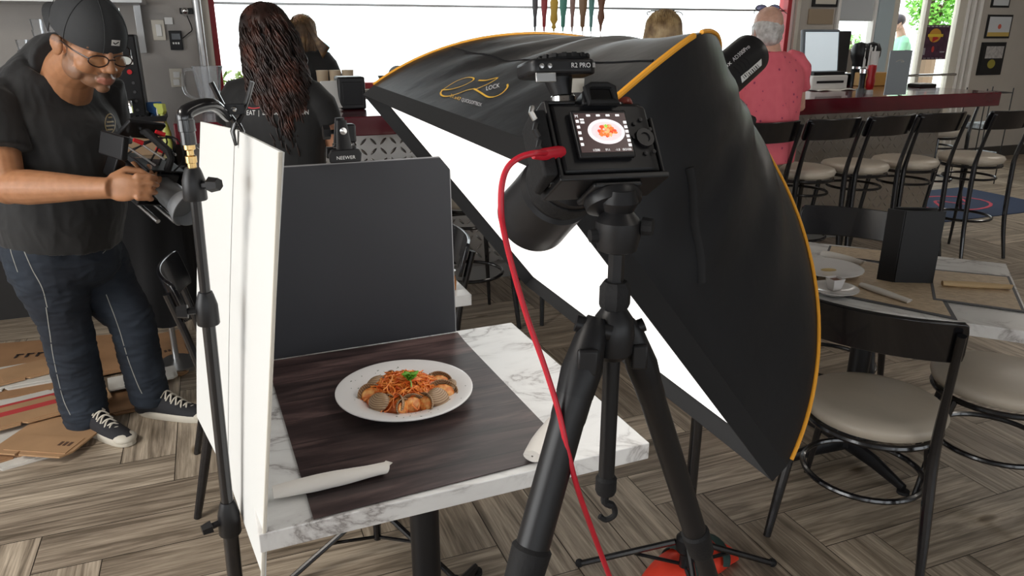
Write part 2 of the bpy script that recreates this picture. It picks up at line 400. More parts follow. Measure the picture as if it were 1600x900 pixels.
# move the service wall to its depth
for n in ('wall_left', 'wall_left_return'):
    bpy.data.objects[n].location = RW(.14, .45, 0)
bpy.data.objects['wall_west'].scale = (1, 1, 1)
ZS = 1.12                               # window sill height
uL = .07; uR = hv(1229, 60, WV)[0]
uA0, uA1 = hv(1264, 60, WV)[0], hv(1300, 60, WV)[0]
uB1 = hv(1362, 60, WV)[0]; uD0 = hv(1386, 60, WV)[0]; uD1 = hv(1500, 60, WV)[0]
w = MB()
w.bx(uL, uB1+.0, WV, WV+.15, 0, .86)                                      # below the sills
w.bx(uL, uR, WV, WV+.15, .86, ZS)
w.bx(uR+.06, uA1, WV, WV+.15, .86, HC)
w.bx(uD1+.05, 11.7, WV, WV+.15, 0, HC)
w.bx(uL, uD1+.05, WV, WV+.15, 2.75, HC)
struct('wall_back', w, M['pale_wall'])
def window(name, u0, u1, z0, z1, m, fw=.05, rails=(), posts=(), v=WV):
    f = MB(); f.bx(u0, u1, v-.03, v+.12, z0, z0+fw); f.bx(u0, u1, v-.03, v+.12, z1-fw, z1)
    f.bx(u0, u0+fw, v-.03, v+.12, z0+fw, z1-fw); f.bx(u1-fw, u1, v-.03, v+.12, z0+fw, z1-fw)
    for z in rails: f.bx(u0+fw, u1-fw, v+.03, v+.07, z-.012, z+.012)
    for q in posts: f.bx(q-.03, q+.03, v, v+.1, z0+fw, z1-fw)
    o = struct(name, f, m, bevel=.004)
    g = struct('glass_pane', MB().bx(u0+fw, u1-fw, v+.045, v+.052, z0+fw, z1-fw), M['window_glass'], parent=o)
    return o
w1 = window('window_1', uL, uR, ZS, 2.75, M['red_frame'], .055)
zr_ = hv(600, 8, WV)[1]; obj('glazing_bar', MB().bx(uL+.055, uR-.055, WV+.03, WV+.07, zr_-.01, zr_+.01), M['steel'], w1, smooth=0)
w2 = window('window_2', uA1+.01, uB1, .86, 2.75, M['white_paint'], .04)
w2['label'] = 'narrow window with a grey roller shade beside the glass door'
sh = obj('roller_shade', MB().bx(uA1+.05, uB1-.04, WV+.0, WV+.012, hv(1330, 33, WV)[1], 2.72), mat('shade_fabric', (.5, .52, .53), .8), None, smooth=0, rot=(0, 0, TH))
tag(sh, 'grey roller shade pulled down over the narrow window', 'shade')
struct('trim_1', MB().bx(uB1, uD0-.01, WV-.05, WV+.15, 0, 2.75), mat('blue_grey_frame', (.42, .5, .53), .4), bevel=.005)
d = MB(); zt = 2.6
d.bx(uD0, uD0+.11, WV-.02, WV+.06, .02, zt); d.bx(uD1-.13, uD1, WV-.02, WV+.06, .02, zt); d.bx(uD0+.11, uD1-.13, WV-.02, WV+.06, zt-.12, zt); d.bx(uD0+.11, uD1-.13, WV-.02, WV+.06, .02, .3)
um = hv(1441, 60, WV)[0]; d.bx(um-.03, um+.03, WV-.02, WV+.06, .3, zt-.12)
dr = struct('door_1', d, M['cream'], bevel=.006)
struct('glass_pane', MB().bx(uD0+.11, uD1-.13, WV+.015, WV+.025, .3, zt-.12), M['window_glass'], parent=dr)
pb = MB(); zb = hv(1455, 117, WV-.06)[1]; pb.tube([(uD0+.3, WV-.02, zb), (uD0+.3, WV-.08, zb), (uD1-.06, WV-.08, zb), (uD1-.06, WV-.02, zb)], .016, 10)
o = obj('push_bar', pb, M['chrome'], dr)
struct('trim_2', MB().bx(uD1+.0, uD1+.05, WV-.03, WV+.12, 0, 2.75), M['white_paint'], bevel=.004)
t3 = MB(); 
for q, ww in ((1512, .03), (1522, .05)):
    uu = hv(q, 60, WV-.03)[0]; t3.bx(uu-ww/2, uu+ww/2, WV-.06, WV-.002, 0, 2.75)
struct('trim_3', t3, M['white_paint'], bevel=.004)
t4 = MB().bx(uR+.075, uR+.13, WV-.03, WV, .86, 2.75); struct('trim_4', t4, M['cream'], bevel=.004)
struct('baseboard_back', MB().bx(uD1+.2, 11.6, WV-.02, WV, 0, .14), mat('dark_base', (.05, .045, .04), .6), bevel=.003)
struct('sill_back', MB().bx(uL, uR, WV-.12, WV-.03, ZS-.03, ZS+.0), M['cream'], bevel=.004)['label'] = 'pale sill under the big window'
bpy.data.objects['sill_back'].name = 'trim_5'

# ---------------------------------------------------------------- outside the windows
gm = mat('pavement', (.7, .69, .66), .9, vary=.05, vscale=2)
struct('ground', MB().bx(-40, 60, WV+.2, 90, -.2, -.08), gm)
def car(name, label, u, v, rz, col):
    t = thing(name, label, 'vehicle', RW(u, v, -.08), TH+rz)
    body = MB(); prof = [(-2.3, .35), (-2.35, .8), (-2.2, 1.05), (-1.5, 1.1), (-.9, 1.72), (1.5, 1.78), (2.2, 1.2), (2.35, .9), (2.3, .35)]
    Mx = Matrix.Rotation(pi/2, 4, 'X'); body.prism(prof, -.9, .9, Mx); obj('body', body, mat('paint_'+name, col, .25, coat=1), t, bevel=.08)
    for s in (-1, 1):
        g = MB(); g.prism([(-1.25, 1.12), (-.8, 1.6), (.1, 1.64), (.1, 1.12)], -.005, .005, Matrix.Translation((0, s*.905, 0)) @ Mx)
        g.prism([(.2, 1.12), (.2, 1.64), (1.35, 1.66), (1.9, 1.15)], -.005, .005, Matrix.Translation((0, s*.905, 0)) @ Mx)
        obj('side_window', g, mat('car_glass', (.3, .45, .52), .15), t, smooth=0)
    for x in (-1.45, 1.45):
        for s in (-1, 1):
            wh = obj('wheel', MB().tube([(x, s*.68, .34), (x, s*.72, .34), (x, s*.9, .34), (x, s*.93, .34)], [.3, .34, .34, .3], 24), M['black_rubber'], t)
            obj('hubcap', MB().cyl((x, s*.931, .34), (x, s*.94, .34), .19), M['chrome'], wh)
    return t
car('parked_van', 'white vehicle with blue side glass parked outside behind the bent woman', hv(545, 75, 27)[0], 27, 0, (.86, .86, .86))
car('parked_car', 'white car parked outside left of the tap handles', hv(742, 60, 33)[0], 33, 0, (.85, .85, .85))
def foliage(name, label, c, r, n, col, seed, leaf=.12, trunk=None, group=None):
    rnd = random.Random(seed); t = thing(name, label, 'tree' if trunk else 'shrub', c, 0, group)
    mb = MB()
    for i in range(n):
        a = rnd.uniform(0, 2*pi); z = rnd.uniform(-1, 1); q = sqrt(1-z*z); k = rnd.uniform(.45, 1)
        p = V((r[0]*q*cos(a)*k, r[1]*q*sin(a)*k, r[2]*z*k + (trunk or r[2]*.8)))
        e = Euler((rnd.uniform(-1, 1), rnd.uniform(-1, 1), rnd.uniform(0, 6))).to_matrix(); s = leaf*rnd.uniform(.6, 1.3)
        mb.add([p + e @ V(x) for x in ((-s, 0, 0), (0, -s*.45, 0), (s, 0, .1*s), (0, s*.45, 0))], [(0, 1, 2, 3)])
    obj('foliage', mb, mat('leaf_'+name, col, .6, vary=.35, vscale=2), t, smooth=0)
    st = MB(); st.tube(spl([(0, 0, 0), (.05, 0, (trunk or .4)*.5), (0, .05, (trunk or .4))], 4), .03 if not trunk else .14, 8)
    for k in range(5):
        a = k*1.3; st.tube([(0, 0, (trunk or .3)*.7), (cos(a)*r[0]*.5, sin(a)*r[1]*.5, (trunk or .3)*1.15)], [.02 if not trunk else .07, .01], 6)
    obj('stem', st, mat('bark', (.12, .08, .05), .9), t)
    return t
foliage('leafy_tree', 'green leafy tree outside the glass door', RW(hv(1463, 0, 11.5)[0], 11.5, -.1), (.55, .5, .62), 1500, (.16, .42, .06), 4, .06, 2.25)
foliage('leafy_tree', 'green tree outside behind the narrow shaded window', RW(hv(1335, 80, 14)[0], 14, -.1), (.55, .4, .3), 260, (.3, .55, .2), 5, .07, 1.45)
pt = RW(hv(365, 90, 7.9)[0], 7.9, 0)
foliage('potted_shrub', 'small leafy shrub outside the left end of the big window', (pt.x, pt.y, .55), (.28, .25, .4), 600, (.35, .5, .12), 6, .05)
struct('ledge', MB().bx(-.3, 2.0, 7.6, 8.2, -.08, .55), gm)

# ---------------------------------------------------------------- the bar
ZB = 1.15; bar = thing('bar_counter', 'long bar with burgundy top and diamond plate steel front', 'bar', (0, 0, 0), TH)
poly = [(-.2, 4.42), (6.09, 4.42), (6.09, 5.62), (.28, 5.62), (.28, 5.36), (-.2, 5.36)]
obj('bar_top', MB().prism(poly, ZB-.112, ZB), M['burgundy'], bar, smooth=0, bevel=.006)
obj('front_panel', MB().bx(-.15, 5.75, 4.68, 4.7, .1, ZB-.112), M['tread'], bar, smooth=0)
obj('side_panel', MB().bx(5.75, 5.77, 4.68, 5.55, .1, ZB-.112), M['tread'], bar, smooth=0)
obj('cabinet', MB().bx(-.15, 5.75, 4.7, 5.3, .0, ZB-.112), mat('bar_carcass', (.03, .025, .025), .7), bar, smooth=0)
obj('seam_strip', MB().bx(-.15, 5.75, 4.672, 4.68, .60, .625), M['steel'], bar, smooth=0)
obj('foot_rail', MB().bx(-.15, 5.75, 4.62, 4.68, .0, .1), mat('kick', (.2, .19, .18), .5), bar, smooth=0)
def onbar(x, y, z=ZB):
    p = at(x, y, z=z); return p
# ---------------------------------------------------------------- service counter, left
sc = thing('service_counter', 'dark service counter along the grey wall behind the photographer', 'counter', (0, 0, 0), TH)
obj('worktop', MB().bx(-4.6, -.25, 4.6, 5.38, .9, .94), M['steel'], sc, smooth=0, bevel=.004)
dk = mat('dark_cabinet', (.012, .011, .011), .7)
obj('cabinet', MB().bx(-1.75, -.25, 4.93, 5.35, .0, .9), dk, sc, smooth=0)
obj('cabinet', MB().bx(-4.6, -1.78, 4.93, 5.35, .0, .22), dk, sc, smooth=0)
obj('shelf', MB().bx(-4.6, -1.78, 4.8, 5.35, .22, .25), M['steel'], sc, smooth=0)
obj('end_panel', MB().bx(-1.78, -1.75, 4.7, 5.35, .0, .9), dk, sc, smooth=0)
def crumple(name, c, r, seed, m, label, cat, amp=.25):
    mb = MB(); mb.ell((0, 0, 0), (1, 1, 1), 36, m=20)
    vs = []
    for p in mb.v:
        p = V(p); k = 1 + amp*(noise.noise(p*2.3+V((seed, 0, 0))) + .5*noise.noise(p*5+V((0, seed, 0))))
        q = V((p.x*r[0]*k, p.y*r[1]*k, max(p.z*r[2]*k, -r[2]*.8)+r[2]*.8)); vs.append(tuple(q))
    mb.v = vs; o = obj(name, mb, m, loc=c); tag(o, label, cat); return o
crumple('plastic_bag', RW(-2.05, 5.02, .25), (.22, .17, .22), 3, mat('crinkled_bag', (.35, .33, .3), .3, bump=1, bscale=18), 'crumpled grey bag on the low shelf behind the photographer', 'bag')

# cup stacks (clear tumblers, nested)
def cup_stack(u, z1, label, r=.045):
    p = RW(u, 5.12, .94); t = thing('cup_stack', label, 'cups', p, TH, 'stacks of clear tumblers at the grey wall'); h = z1-.94
    pr = []; n = int(h/.055)
    for k in range(n):
        z = k*h/n; pr += [(r*.86, z), (r, z+h/n*.96), (r*1.04, z+h/n)]
    obj('cups', MB().lathe(pr, n=24), M['clear_plastic'], t)
    obj('holder_tube', MB().cyl((.0, r*1.3, 0), (.0, r*1.3, h), .012), M['chrome'], t)
    return t
for x, yt, lb in ((38, 62, 'short stack of clear tumblers at the far left wall'), (60, 30, 'tall stack of clear tumblers nearest the short stack'), (86, 35, 'tall stack of clear tumblers next to the cap brim')):
    u, z = hv(x, yt, 5.12); cup_stack(u, z, lb)
# brewing machine
u0, z0 = hv(203, 235, 4.9)
bm = thing('drink_machine', 'tall black drink machine with a chrome column behind the photographer', 'machine', RW(hv(205, 150, 4.95)[0], 4.95, .94), TH)
obj('housing', MB().bx(-.075, .075, -.1, .12, .08, .66), M['black_plastic'], bm, bevel=.012)
obj('base', MB().bx(-.09, .13, -.16, .14, 0, .05), M['steel'], bm, bevel=.008)
obj('column', MB().cyl((-.02, .03, .66), (-.02, .03, .8), .03), M['chrome'], bm)
obj('sticker', MB().bx(-.0, .045, -.104, -.1, .5, .545), M['white_plastic'], bm, smooth=0)
bt = obj('button', MB().cyl((.02, -.1, .46), (.02, -.107, .46), .013), M['red_gloss'], bm)
for k in range(4): obj('button', MB().cyl((.03, -.1, .4-.05*k), (.03, -.105, .4-.05*k), .008), mat('dim_button', (.06, .06, .065), .4), bm)
obj('spout', MB().tube(spl([(.0, -.1, .3), (0, -.15, .3), (0, -.16, .24)], 4), .012), M['chrome'], bm)

# wall fittings; on the wall plane v = 5.4
GW = 5.395
def wbox(name, x0, x1, y0, y1, th, m, parent=None, bevel=.003, v=GW, off=0):
    ua, za = hv(x0, (y0+y1)/2, v); ub, _ = hv(x1, (y0+y1)/2, v); _, zt = hv((x0+x1)/2, y0, v); _, zb_ = hv((x0+x1)/2, y1, v)
    return obj(name, MB().bx(ua, ub, v-th-off, v-off, zb_, zt), m, parent, smooth=30, bevel=bevel, rot=None if parent else (0, 0, TH)), (ua, ub, zb_, zt)
def wthing(name, label, cat): return thing(name, label, cat, (0, 0, 0), TH)
t = wthing('light_switch', 'cream wall switch plate beside the steel bracket', 'switch'); o, q = wbox('plate', 238, 258, 31, 63, .008, M['cream'], t); wbox('rocker', 244, 253, 38, 57, .006, M['white_plastic'], t, off=.008)
o, q = wbox('wall_label', 257, 270, 27, 38, .004, M['white_plastic']); tag(o, 'small white label on the grey wall right of the switch', 'label')
t = wthing('wall_control', 'black control panel on the grey wall above the outlet', 'control panel'); wbox('housing', 265, 285, 48, 78, .015, M['black_plastic'], t); wbox('display', 268, 282, 52, 62, .003, mat('dim_display', (.05, .055, .06), .2), t, off=.015)
for k in range(3): wbox('key', 270+4*k, 272.5+4*k, 66, 69, .003, M['white_plastic'], t, off=.015, bevel=0)
t = wthing('wall_outlet', 'cream duplex power outlet on the grey wall', 'outlet'); wbox('plate', 266, 286, 107, 136, .008, M['cream'], t)
for yy in (112, 124): wbox('socket', 271, 281, yy, yy+9, .004, M['white_plastic'], t, off=.008)
t = wthing('security_camera', 'small chrome and black wall camera next to the pipe', 'camera'); wbox('body', 281, 302, 13, 22, .05, M['black_plastic'], t); u, z = hv(289, 17, GW-.06); obj('lens', MB().ell((u, GW-.06, z), .022), M['chrome'], t)
u1, z1 = hv(292, 24, GW-.01); u2, z2 = hv(285, 60, GW-.01)
obj('cable', MB().tube(spl([(u1, GW-.01, z1), (u1+.02, GW-.01, z1-.08), (u2+.04, GW-.01, z2+.03), (u2, GW-.01, z2)], 5), .003, 6), M['black_rubber'], t)
u, z = hv(314, 60, GW-.06)
o = obj('wall_pipe', MB().cyl((u, GW-.06, .95), (u, GW-.06, HC), .026), M['steel'], rot=(0, 0, TH)); tag(o, 'vertical grey steel pipe at the end of the grey wall', 'pipe')
o, q = wbox('cover_strip', 320, 331, -60, 170, .02, M['cream']); tag(o, 'pale vertical strip between the pipe and the window', 'strip')
sf = wthing('wall_shelf', 'stainless steel wall shelf above the photographer', 'shelf'); ua, za = hv(226, 7, 5.2)
obj('board', MB().bx(-4.4, ua, 5.0, 5.39, za, za+.03), M['steel'], sf, bevel=.003)
for xx in (226,): 
    ub, zb_ = hv(233, 83, 5.36); uc, zc = hv(221, 8, 5.36); obj('bracket', MB().bx(ub-.05, ub-.01, 5.355, 5.39, zb_, zc+.2), M['steel'], sf, bevel=.002)
# pitcher, tray, bottles
def pitcher(p):
    t = thing('water_pitcher', 'clear fluted plastic pitcher at the left end of the bar', 'pitcher', p, .3); n = 48; P = []
    for (r, z) in [(.0, .004), (.05, .004), (.052, .02), (.06, .12), (.072, .22), (.078, .27)]:
        P.append([(r*(1+.035*cos(12*2*pi*k/n))*cos(2*pi*k/n)*(1+(.12 if (z > .25 and k in (0, 1, 2, n-1, n-2)) else 0)), r*(1+.035*cos(12*2*pi*k/n))*sin(2*pi*k/n), z) for k in range(n+1)])
    obj('body', MB().grid(P, .003), M['clear_plastic'], t)
    obj('handle', MB().tube(spl([(-.075, 0, .25), (-.13, 0, .24), (-.135, 0, .12), (-.06, 0, .07)], 6), .009, 10), M['clear_plastic'], t)
    return t
pitcher(RW(.0, 5.02, ZB))
bx_ = obj('carton', MB().bx(-.16, .16, -.12, .12, 0, .19), mat('carton_brown', (.33, .22, .13), .8), loc=RW(-.42, 4.9, .94), rot=(0, 0, TH), bevel=.003); tag(bx_, 'brown carton under the slotted drip tray', 'box')
dt = thing('drip_tray', 'dark slotted drip tray left of the pitcher', 'tray', RW(-.42, 4.9, 1.13), TH)
tm = MB(); tm.bx(-.17, .17, -.13, .13, 0, .008); tm.bx(-.17, .17, -.13, -.12, .008, .03); tm.bx(-.17, .17, .12, .13, .008, .03); tm.bx(-.17, -.16, -.12, .12, .008, .03); tm.bx(.16, .17, -.12, .12, .008, .03)
obj('pan', tm, M['satin_black'], dt, smooth=0)
gr = MB(); [gr.bx(-.15+.03*k, -.14+.03*k, -.12, .12, .02, .028) for k in range(11)]; obj('grille', gr, M['steel'], dt, smooth=0)
def spray(p, label, col, rz):
    t = thing('spray_bottle', label, 'bottle', p, rz)
    obj('bottle', MB().lathe([(.0, 0), (.042, .002), (.045, .02), (.044, .12), (.03, .17), (.016, .2), (.014, .23)], sx=1, sy=.7), mat('bottle_'+label[:6], col, .35), t)
    obj('trigger_head', MB().prism([(-.02, 0), (.02, 0), (.022, .03), (.05, .045), (.05, .06), (-.03, .06), (-.035, .02)], -.012, .012, Matrix.Translation((0, 0, .225)) @ Matrix.Rotation(pi/2, 4, 'X')), mat('head_'+label[:6], col, .4), t, bevel=.003)
    obj('trigger', MB().tube([(.03, 0, .27), (.04, 0, .24), (.035, 0, .2)], .005, 8), M['white_plastic'], t)
spray(at(249, 236, z=.94), 'blue spray bottle on the service counter', (.03, .15, .45), .5)
spray(at(262, 240, z=.94), 'yellow green spray bottle on the service counter', (.5, .55, .12), 2.6)

# things on the bar, left to right
def place(x, y, z=ZB): return at(x, y, z=z)
p = place(549, 170)
t = thing('napkin_dispenser', 'black napkin dispenser on the bar behind the woman', 'dispenser', p, TH)
obj('case', MB().bx(-.085, .085, -.07, .09, 0, .2), M['satin_black'], t, bevel=.012); obj('face_plate', MB().bx(-.06, .06, -.076, -.07, .03, .17), M['black_plastic'], t, bevel=.003)
t = thing('sleeve_stack', 'stack of tan paper cups seen over the black dispenser', 'cups', RW(UV2(p.x, p.y)[0]-.02, 5.35, ZB), TH)
mb = MB(); [mb.lathe([(.03, 0), (.04, .21), (.042, .22)], c=(.085*k, 0, 0), n=20) for k in range(-1, 2)]; obj('cups', mb, mat('tan_paper', (.5, .4, .28), .8), t); obj('tray', MB().bx(-.16, .16, -.06, .06, -.0, .004), M['satin_black'], t)
p = place(508, 165)
t = thing('order_tablet', 'white order tablet standing beside the black dispenser', 'tablet', RW(UV2(p.x, p.y)[0], 4.85, ZB), TH+.3)
obj('screen_body', MB().box((0, 0, .095), (.13, .012, .17), Euler((-.25, 0, 0)).to_matrix()), M['white_plastic'], t, bevel=.005); obj('foot', MB().bx(-.06, .06, -.02, .1, 0, .01), M['white_plastic'], t, bevel=.003)
t = thing('bar_bucket', 'black round tub on the bar behind the softbox corner', 'tub', RW(2.35, 5.35, ZB), TH); 
obj('tub', MB().lathe([(0, 0), (.14, 0), (.17, .2), (.18, .2), (.18, .215), (.16, .215), (.135, .01), (0, .01)]), M['satin_black'], t)
# beer tower with eight handles
tu = [hv(x, 60, 5.25)[0] for x in (828, 842, 857, 871, 885, 901, 914, 929)]
ztap = hv(880, 50, 5.16)[1]; dzt = ztap - (ZB+.27)
tw = thing('beer_tower', 'steel draught tower on the bar, mostly behind the softbox', 'beer tower', RW((tu[0]+tu[-1])/2, 5.25, ZB), TH); hw = (tu[-1]-tu[0])/2+.05
obj('column', MB().cyl((0, 0, 0), (0, 0, .2+dzt), .05), M['chrome'], tw); obj('crossbar', MB().tube([(-hw, 0, .2+dzt), (hw, 0, .2+dzt)], .03, 20), M['chrome'], tw)
for k, uu in enumerate(tu):
    f = obj('faucet', MB().tube(spl([(uu-(tu[0]+tu[-1])/2, -.02, .2+dzt), (uu-(tu[0]+tu[-1])/2, -.09, .22+dzt), (uu-(tu[0]+tu[-1])/2, -.12, .14+dzt)], 4), .011, 10), M['chrome'], tw)
hc = [((.1, .1, .11), 'dark grey'), ((.4, .05, .06), 'dull red'), ((.65, .42, .06), 'golden'), ((.1, .35, .27), 'green'), ((.33, .2, .17), 'slim brown'), ((.28, .17, .09), 'carved brown'), ((.12, .33, .3), 'teal'), ((.2, .09, .05), 'dark brown round topped')]
for k, (uu, (cc, nm)) in enumerate(zip(tu, hc)):
    t = thing('tap_handle', nm+' beer tap handle above the softbox', 'tap handle', RW(uu, 5.16, ztap), TH, 'beer tap handles in a row')
    w_ = [.024, .028, .036, .032, .024, .036, .025, .042][k]
    pr = [(.006, 0), (.007, .03), (w_*.5, .04), (w_*.55, .1), (w_*.85, .16), (w_, .25), (w_*.9, .3), (0, .31)]
    if k == 2: pr = [(.006, 0), (.007, .02), (.02, .03), (.012, .05), (.030, .08), (.026, .13), (.032, .2), (.024, .22), (.033, .26), (0, .3)]
    if k == 7: pr = [(.006, 0), (.012, .05), (.030, .1), (.02, .16), (.028, .2), (.045, .27), (.036, .33), (0, .35)]
    obj('grip', MB().lathe(pr, n=16, sy=.5), mat('tap_%s' % nm.replace(' ', '_'), cc, .4), t); obj('ferrule', MB().cyl((0, 0, -.045), (0, 0, .004), .007), M['chrome'], t)
    if k == 7: obj('badge', MB().lathe([(0, 0), (.02, 0), (.02, .004), (0, .004)], c=(0, -.02, .27), n=20, R=Matrix.Rotation(pi/2, 3, 'X')), M['cream'], t)
# right end of the bar
def barthing(name, label, cat, x, y, dv=0, rz=0, group=None): return thing(name, label, cat, place(x, y), TH+rz, group)
p = hv(1272, 128, 5.3); t = thing('order_monitor', 'grey order screen on the bar right of the pink shirt', 'monitor', RW(p[0]+.02, 5.3, ZB), TH)
tm = Euler((-.12, 0, 0)).to_matrix()
obj('frame', MB().box((0, 0, .3), (.4, .04, .38), tm), mat('monitor_grey', (.12, .14, .16), .5), t, bevel=.01)
sc_ = mat('screen_glow', (.62, .7, .74), .3, emit=.55); obj('screen', MB().box((0, -.021, .31), (.355, .006, .32), tm), sc_, t, smooth=0)
obj('base', MB().bx(-.19, .2, -.16, .12, 0, .12), M['white_plastic'], t, bevel=.01); obj('cash_slot', MB().bx(-.14, .15, -.165, -.155, .055, .075), M['black_plastic'], t)
obj('keyboard_ledge', MB().bx(-.17, .17, -.15, -.05, .12, .15), M['satin_black'], t, bevel=.004)
p = hv(1302, 128, 5.4); t = thing('order_monitor', 'black back of a second screen behind the grey order screen', 'monitor', RW(p[0]+.05, 5.45, ZB), TH+.25)
obj('frame', MB().box((0, 0, .3), (.3, .05, .36)), M['satin_black'], t, bevel=.01); obj('stand', MB().box((0, 0, .06), (.12, .1, .12)), M['satin_black'], t, bevel=.01)
t = barthing('card_holder', 'beige board standing on black boxes by the monitor', 'card', 1318, 132)
obj('board', MB().box((-.02, .02, .21), (.24, .02, .2)), mat('beige_board', (.55, .5, .44), .7), t, bevel=.004); obj('tray', MB().bx(-.13, .15, -.07, .1, 0, .1), M['satin_black'], t, bevel=.006); 
o = obj('paper_sheet', MB().grid([[( .45*i/10-.22, .16*j/4-.08, .004+.006*sin(i*1.1+j)) for j in range(5)] for i in range(11)], .001), M['white_paint'], loc=place(1300, 141), rot=(0, 0, TH)); tag(o, 'white sheet lying on the bar top', 'paper')
t = barthing('straw_caddy', 'wooden caddy holding white straws and cups on the bar', 'caddy', 1355, 134)
obj('caddy', MB().bx(-.12, .2, -.06, .08, 0, .12), mat('pine', (.5, .26, .06), .5), t, bevel=.006)
for k in range(7): obj('straw', MB().tube([(-.08+.015*k, .01*(k % 3), .05), (-.085+.02*k, .01*(k % 3), .33+.01*(k % 4))], .006, 8), M['white_plastic'], t)
obj('cup', MB().lathe([(0, .0), (.035, 0), (.045, .2), (.047, .205)], c=(.03, .0, .1)), M['white_plastic'], t)
for k, (x, y) in enumerate(((1337, 125), (1356, 125))):
    q = hv(x, y, 5.5); t = thing('liquor_bottle', ['dark domed bottle top behind the beige board', 'dark domed bottle top behind the straws'][k], 'bottle', RW(q[0], 5.5, ZB), TH, None)
    obj('bottle', MB().lathe([(0, 0), (.05, 0), (.05, .2), (.075, .26), (.078, .32), (.055, .37), (0, .385)]), M['satin_black'], t); obj('collar', MB().lathe([(.05, 0), (.053, .0), (.053, .02), (.05, .02)], c=(0, 0, .15)), M['chrome'], t)
t = barthing('pepper_mill', 'clear and black pepper grinder on the bar', 'grinder', 1344, 147); obj('body', MB().lathe([(0, 0), (.03, 0), (.03, .03), (.022, .05), (.022, .14), (.028, .16)]), M['satin_black'], t)
obj('cap', MB().lathe([(.028, .16), (.028, .19), (.015, .2), (0, .2)]), M['chrome'], t); obj('base_ring', MB().lathe([(.031, 0), (.034, 0), (.034, .045), (.031, .045)]), M['clear_plastic'], t)
t = barthing('ketchup_bottle', 'red ketchup squeeze bottle standing on its white cap on the bar', 'bottle', 1357, 147)
obj('bottle', MB().lathe([(.02, .03), (.035, .05), (.04, .1), (.032, .14), (.038, .19), (.036, .22), (.0, .225)], sy=.7), M['red_gloss'], t); obj('cap', MB().lathe([(0, 0), (.033, 0), (.03, .03), (.02, .035)]), M['white_plastic'], t)
t = barthing('menu_holder', 'silver covered menu book standing open on the bar', 'menu', 1402, 149)
gm_ = mat('silver_cover', (.3, .33, .35), .35, .4)
obj('cover', MB().box((-.03, 0, .17), (.2, .008, .33), Matrix.Rotation(-.12, 3, 'Z')), gm_, t, bevel=.002); obj('cover', MB().box((.1, .06, .17), (.14, .008, .33), Matrix.Rotation(.95, 3, 'Z')), M['satin_black'], t, bevel=.002)
obj('pages', MB().box((.085, .075, .165), (.11, .01, .29), Matrix.Rotation(.95, 3, 'Z')), M['cream'], t); lg = obj('emblem', MB().tube(spl([(-.07, -.0, .25), (-.05, -.008, .262), (-.02, -.01, .262), (.0, -.012, .252), (-.03, -.01, .25)], 5), .002, 6), M['cream'], t)
t = barthing('check_folder', 'black check folders lying on the bar behind the menu', 'folder', 1440, 136); obj('folder', MB().bx(-.1, .1, -.07, .07, 0, .03), M['satin_black'], t, bevel=.004); obj('slip', MB().bx(-.08, .08, -.05, .06, .03, .034), M['white_paint'], t)

# posters and pictures
BW = WV
def vbox(name, x0, x1, y0, y1, v, th, m, parent, bevel=.002):
    ua, _ = hv(x0, (y0+y1)/2, v); ub, _ = hv(x1, (y0+y1)/2, v); _, zt = hv((x0+x1)/2, y0, v); _, zb_ = hv((x0+x1)/2, y1, v)
    return obj(name, MB().bx(ua, ub, v-th, v, zb_, zt), m, parent, smooth=0, bevel=bevel), (ua, ub, zb_, zt)
po = thing('door_poster', 'dark purple event poster with a yellow and red badge on the glass door', 'poster', (0, 0, 0), TH)
o, q = vbox('sheet', 1436, 1481, 39, 93, WV+.012, .003, mat('poster_purple', (.06, .02, .045), .5, vary=.4, vscale=14), po, 0)
cx, cz = (q[0]+q[1])/2, (q[2]+q[3])/2; W2 = q[1]-q[0]; H2 = q[3]-q[2]; pv = WV+.007
def disc(c, r, col, v, sx=1, name='print', parent=po, n=24, sz=1): return obj(name, MB().prism([(r*sx*cos(2*pi*k/n), r*sz*sin(2*pi*k/n)) for k in range(n)], 0, .0015, Matrix.Translation((c[0], v, c[1])) @ Matrix.Rotation(pi/2, 4, 'X')), mat('ink', col, .5), parent, smooth=0)
disc((cx, cz+H2*.2), H2*.2, (.6, .3, .04), pv, 1.25); disc((cx, cz+H2*.12), H2*.14, (.45, .02, .02), pv-.0016, 1.2, n=3); disc((cx, cz-H2*.2), H2*.09, (.5, .05, .04), pv, .6)
bx2 = MB(); 
for k in range(7): bx2.bx(q[0]+W2*(.06+.13*k), q[0]+W2*(.15+.13*k), pv-.002, pv, q[3]-H2*.06, q[3]-H2*.02)
for k in range(6): bx2.bx(q[0]+W2*(.08+.14*k), q[0]+W2*(.17+.14*k), pv-.002, pv, q[2]+H2*.03, q[2]+H2*.05)
bx2.bx(q[0]+W2*.06, q[0]+W2*.24, pv-.002, pv, q[2]+H2*.14, q[2]+H2*.34); bx2.bx(q[0]+W2*.76, q[0]+W2*.92, pv-.002, pv, q[2]+H2*.2, q[2]+H2*.24)
obj('print', bx2, mat('poster_grey', (.35, .33, .36), .6), po, smooth=0)
obj('print', MB().bx(cx-W2*.25, cx+W2*.27, pv-.0045, pv-.003, cz+H2*.16, cz+H2*.24), mat('poster_yellow', (.75, .55, .05), .5), po, smooth=0)
def frame(label, x0, x1, y0, y1, paper, extra=None):
    t = thing('picture_frame', label, 'picture', (0, 0, 0), TH, 'framed papers on the white wall by the door')
    o, q = vbox('frame', x0, x1, y0, y1, WV, .02, M['satin_black'], t); f = .025
    obj('print', MB().bx(q[0]+f, q[1]-f, WV-.023, WV-.02, q[2]+f, q[3]-f), paper, t, smooth=0)
    if extra: extra(t, q)
    return t
wp = mat('certificate', (.6, .62, .64), .3)
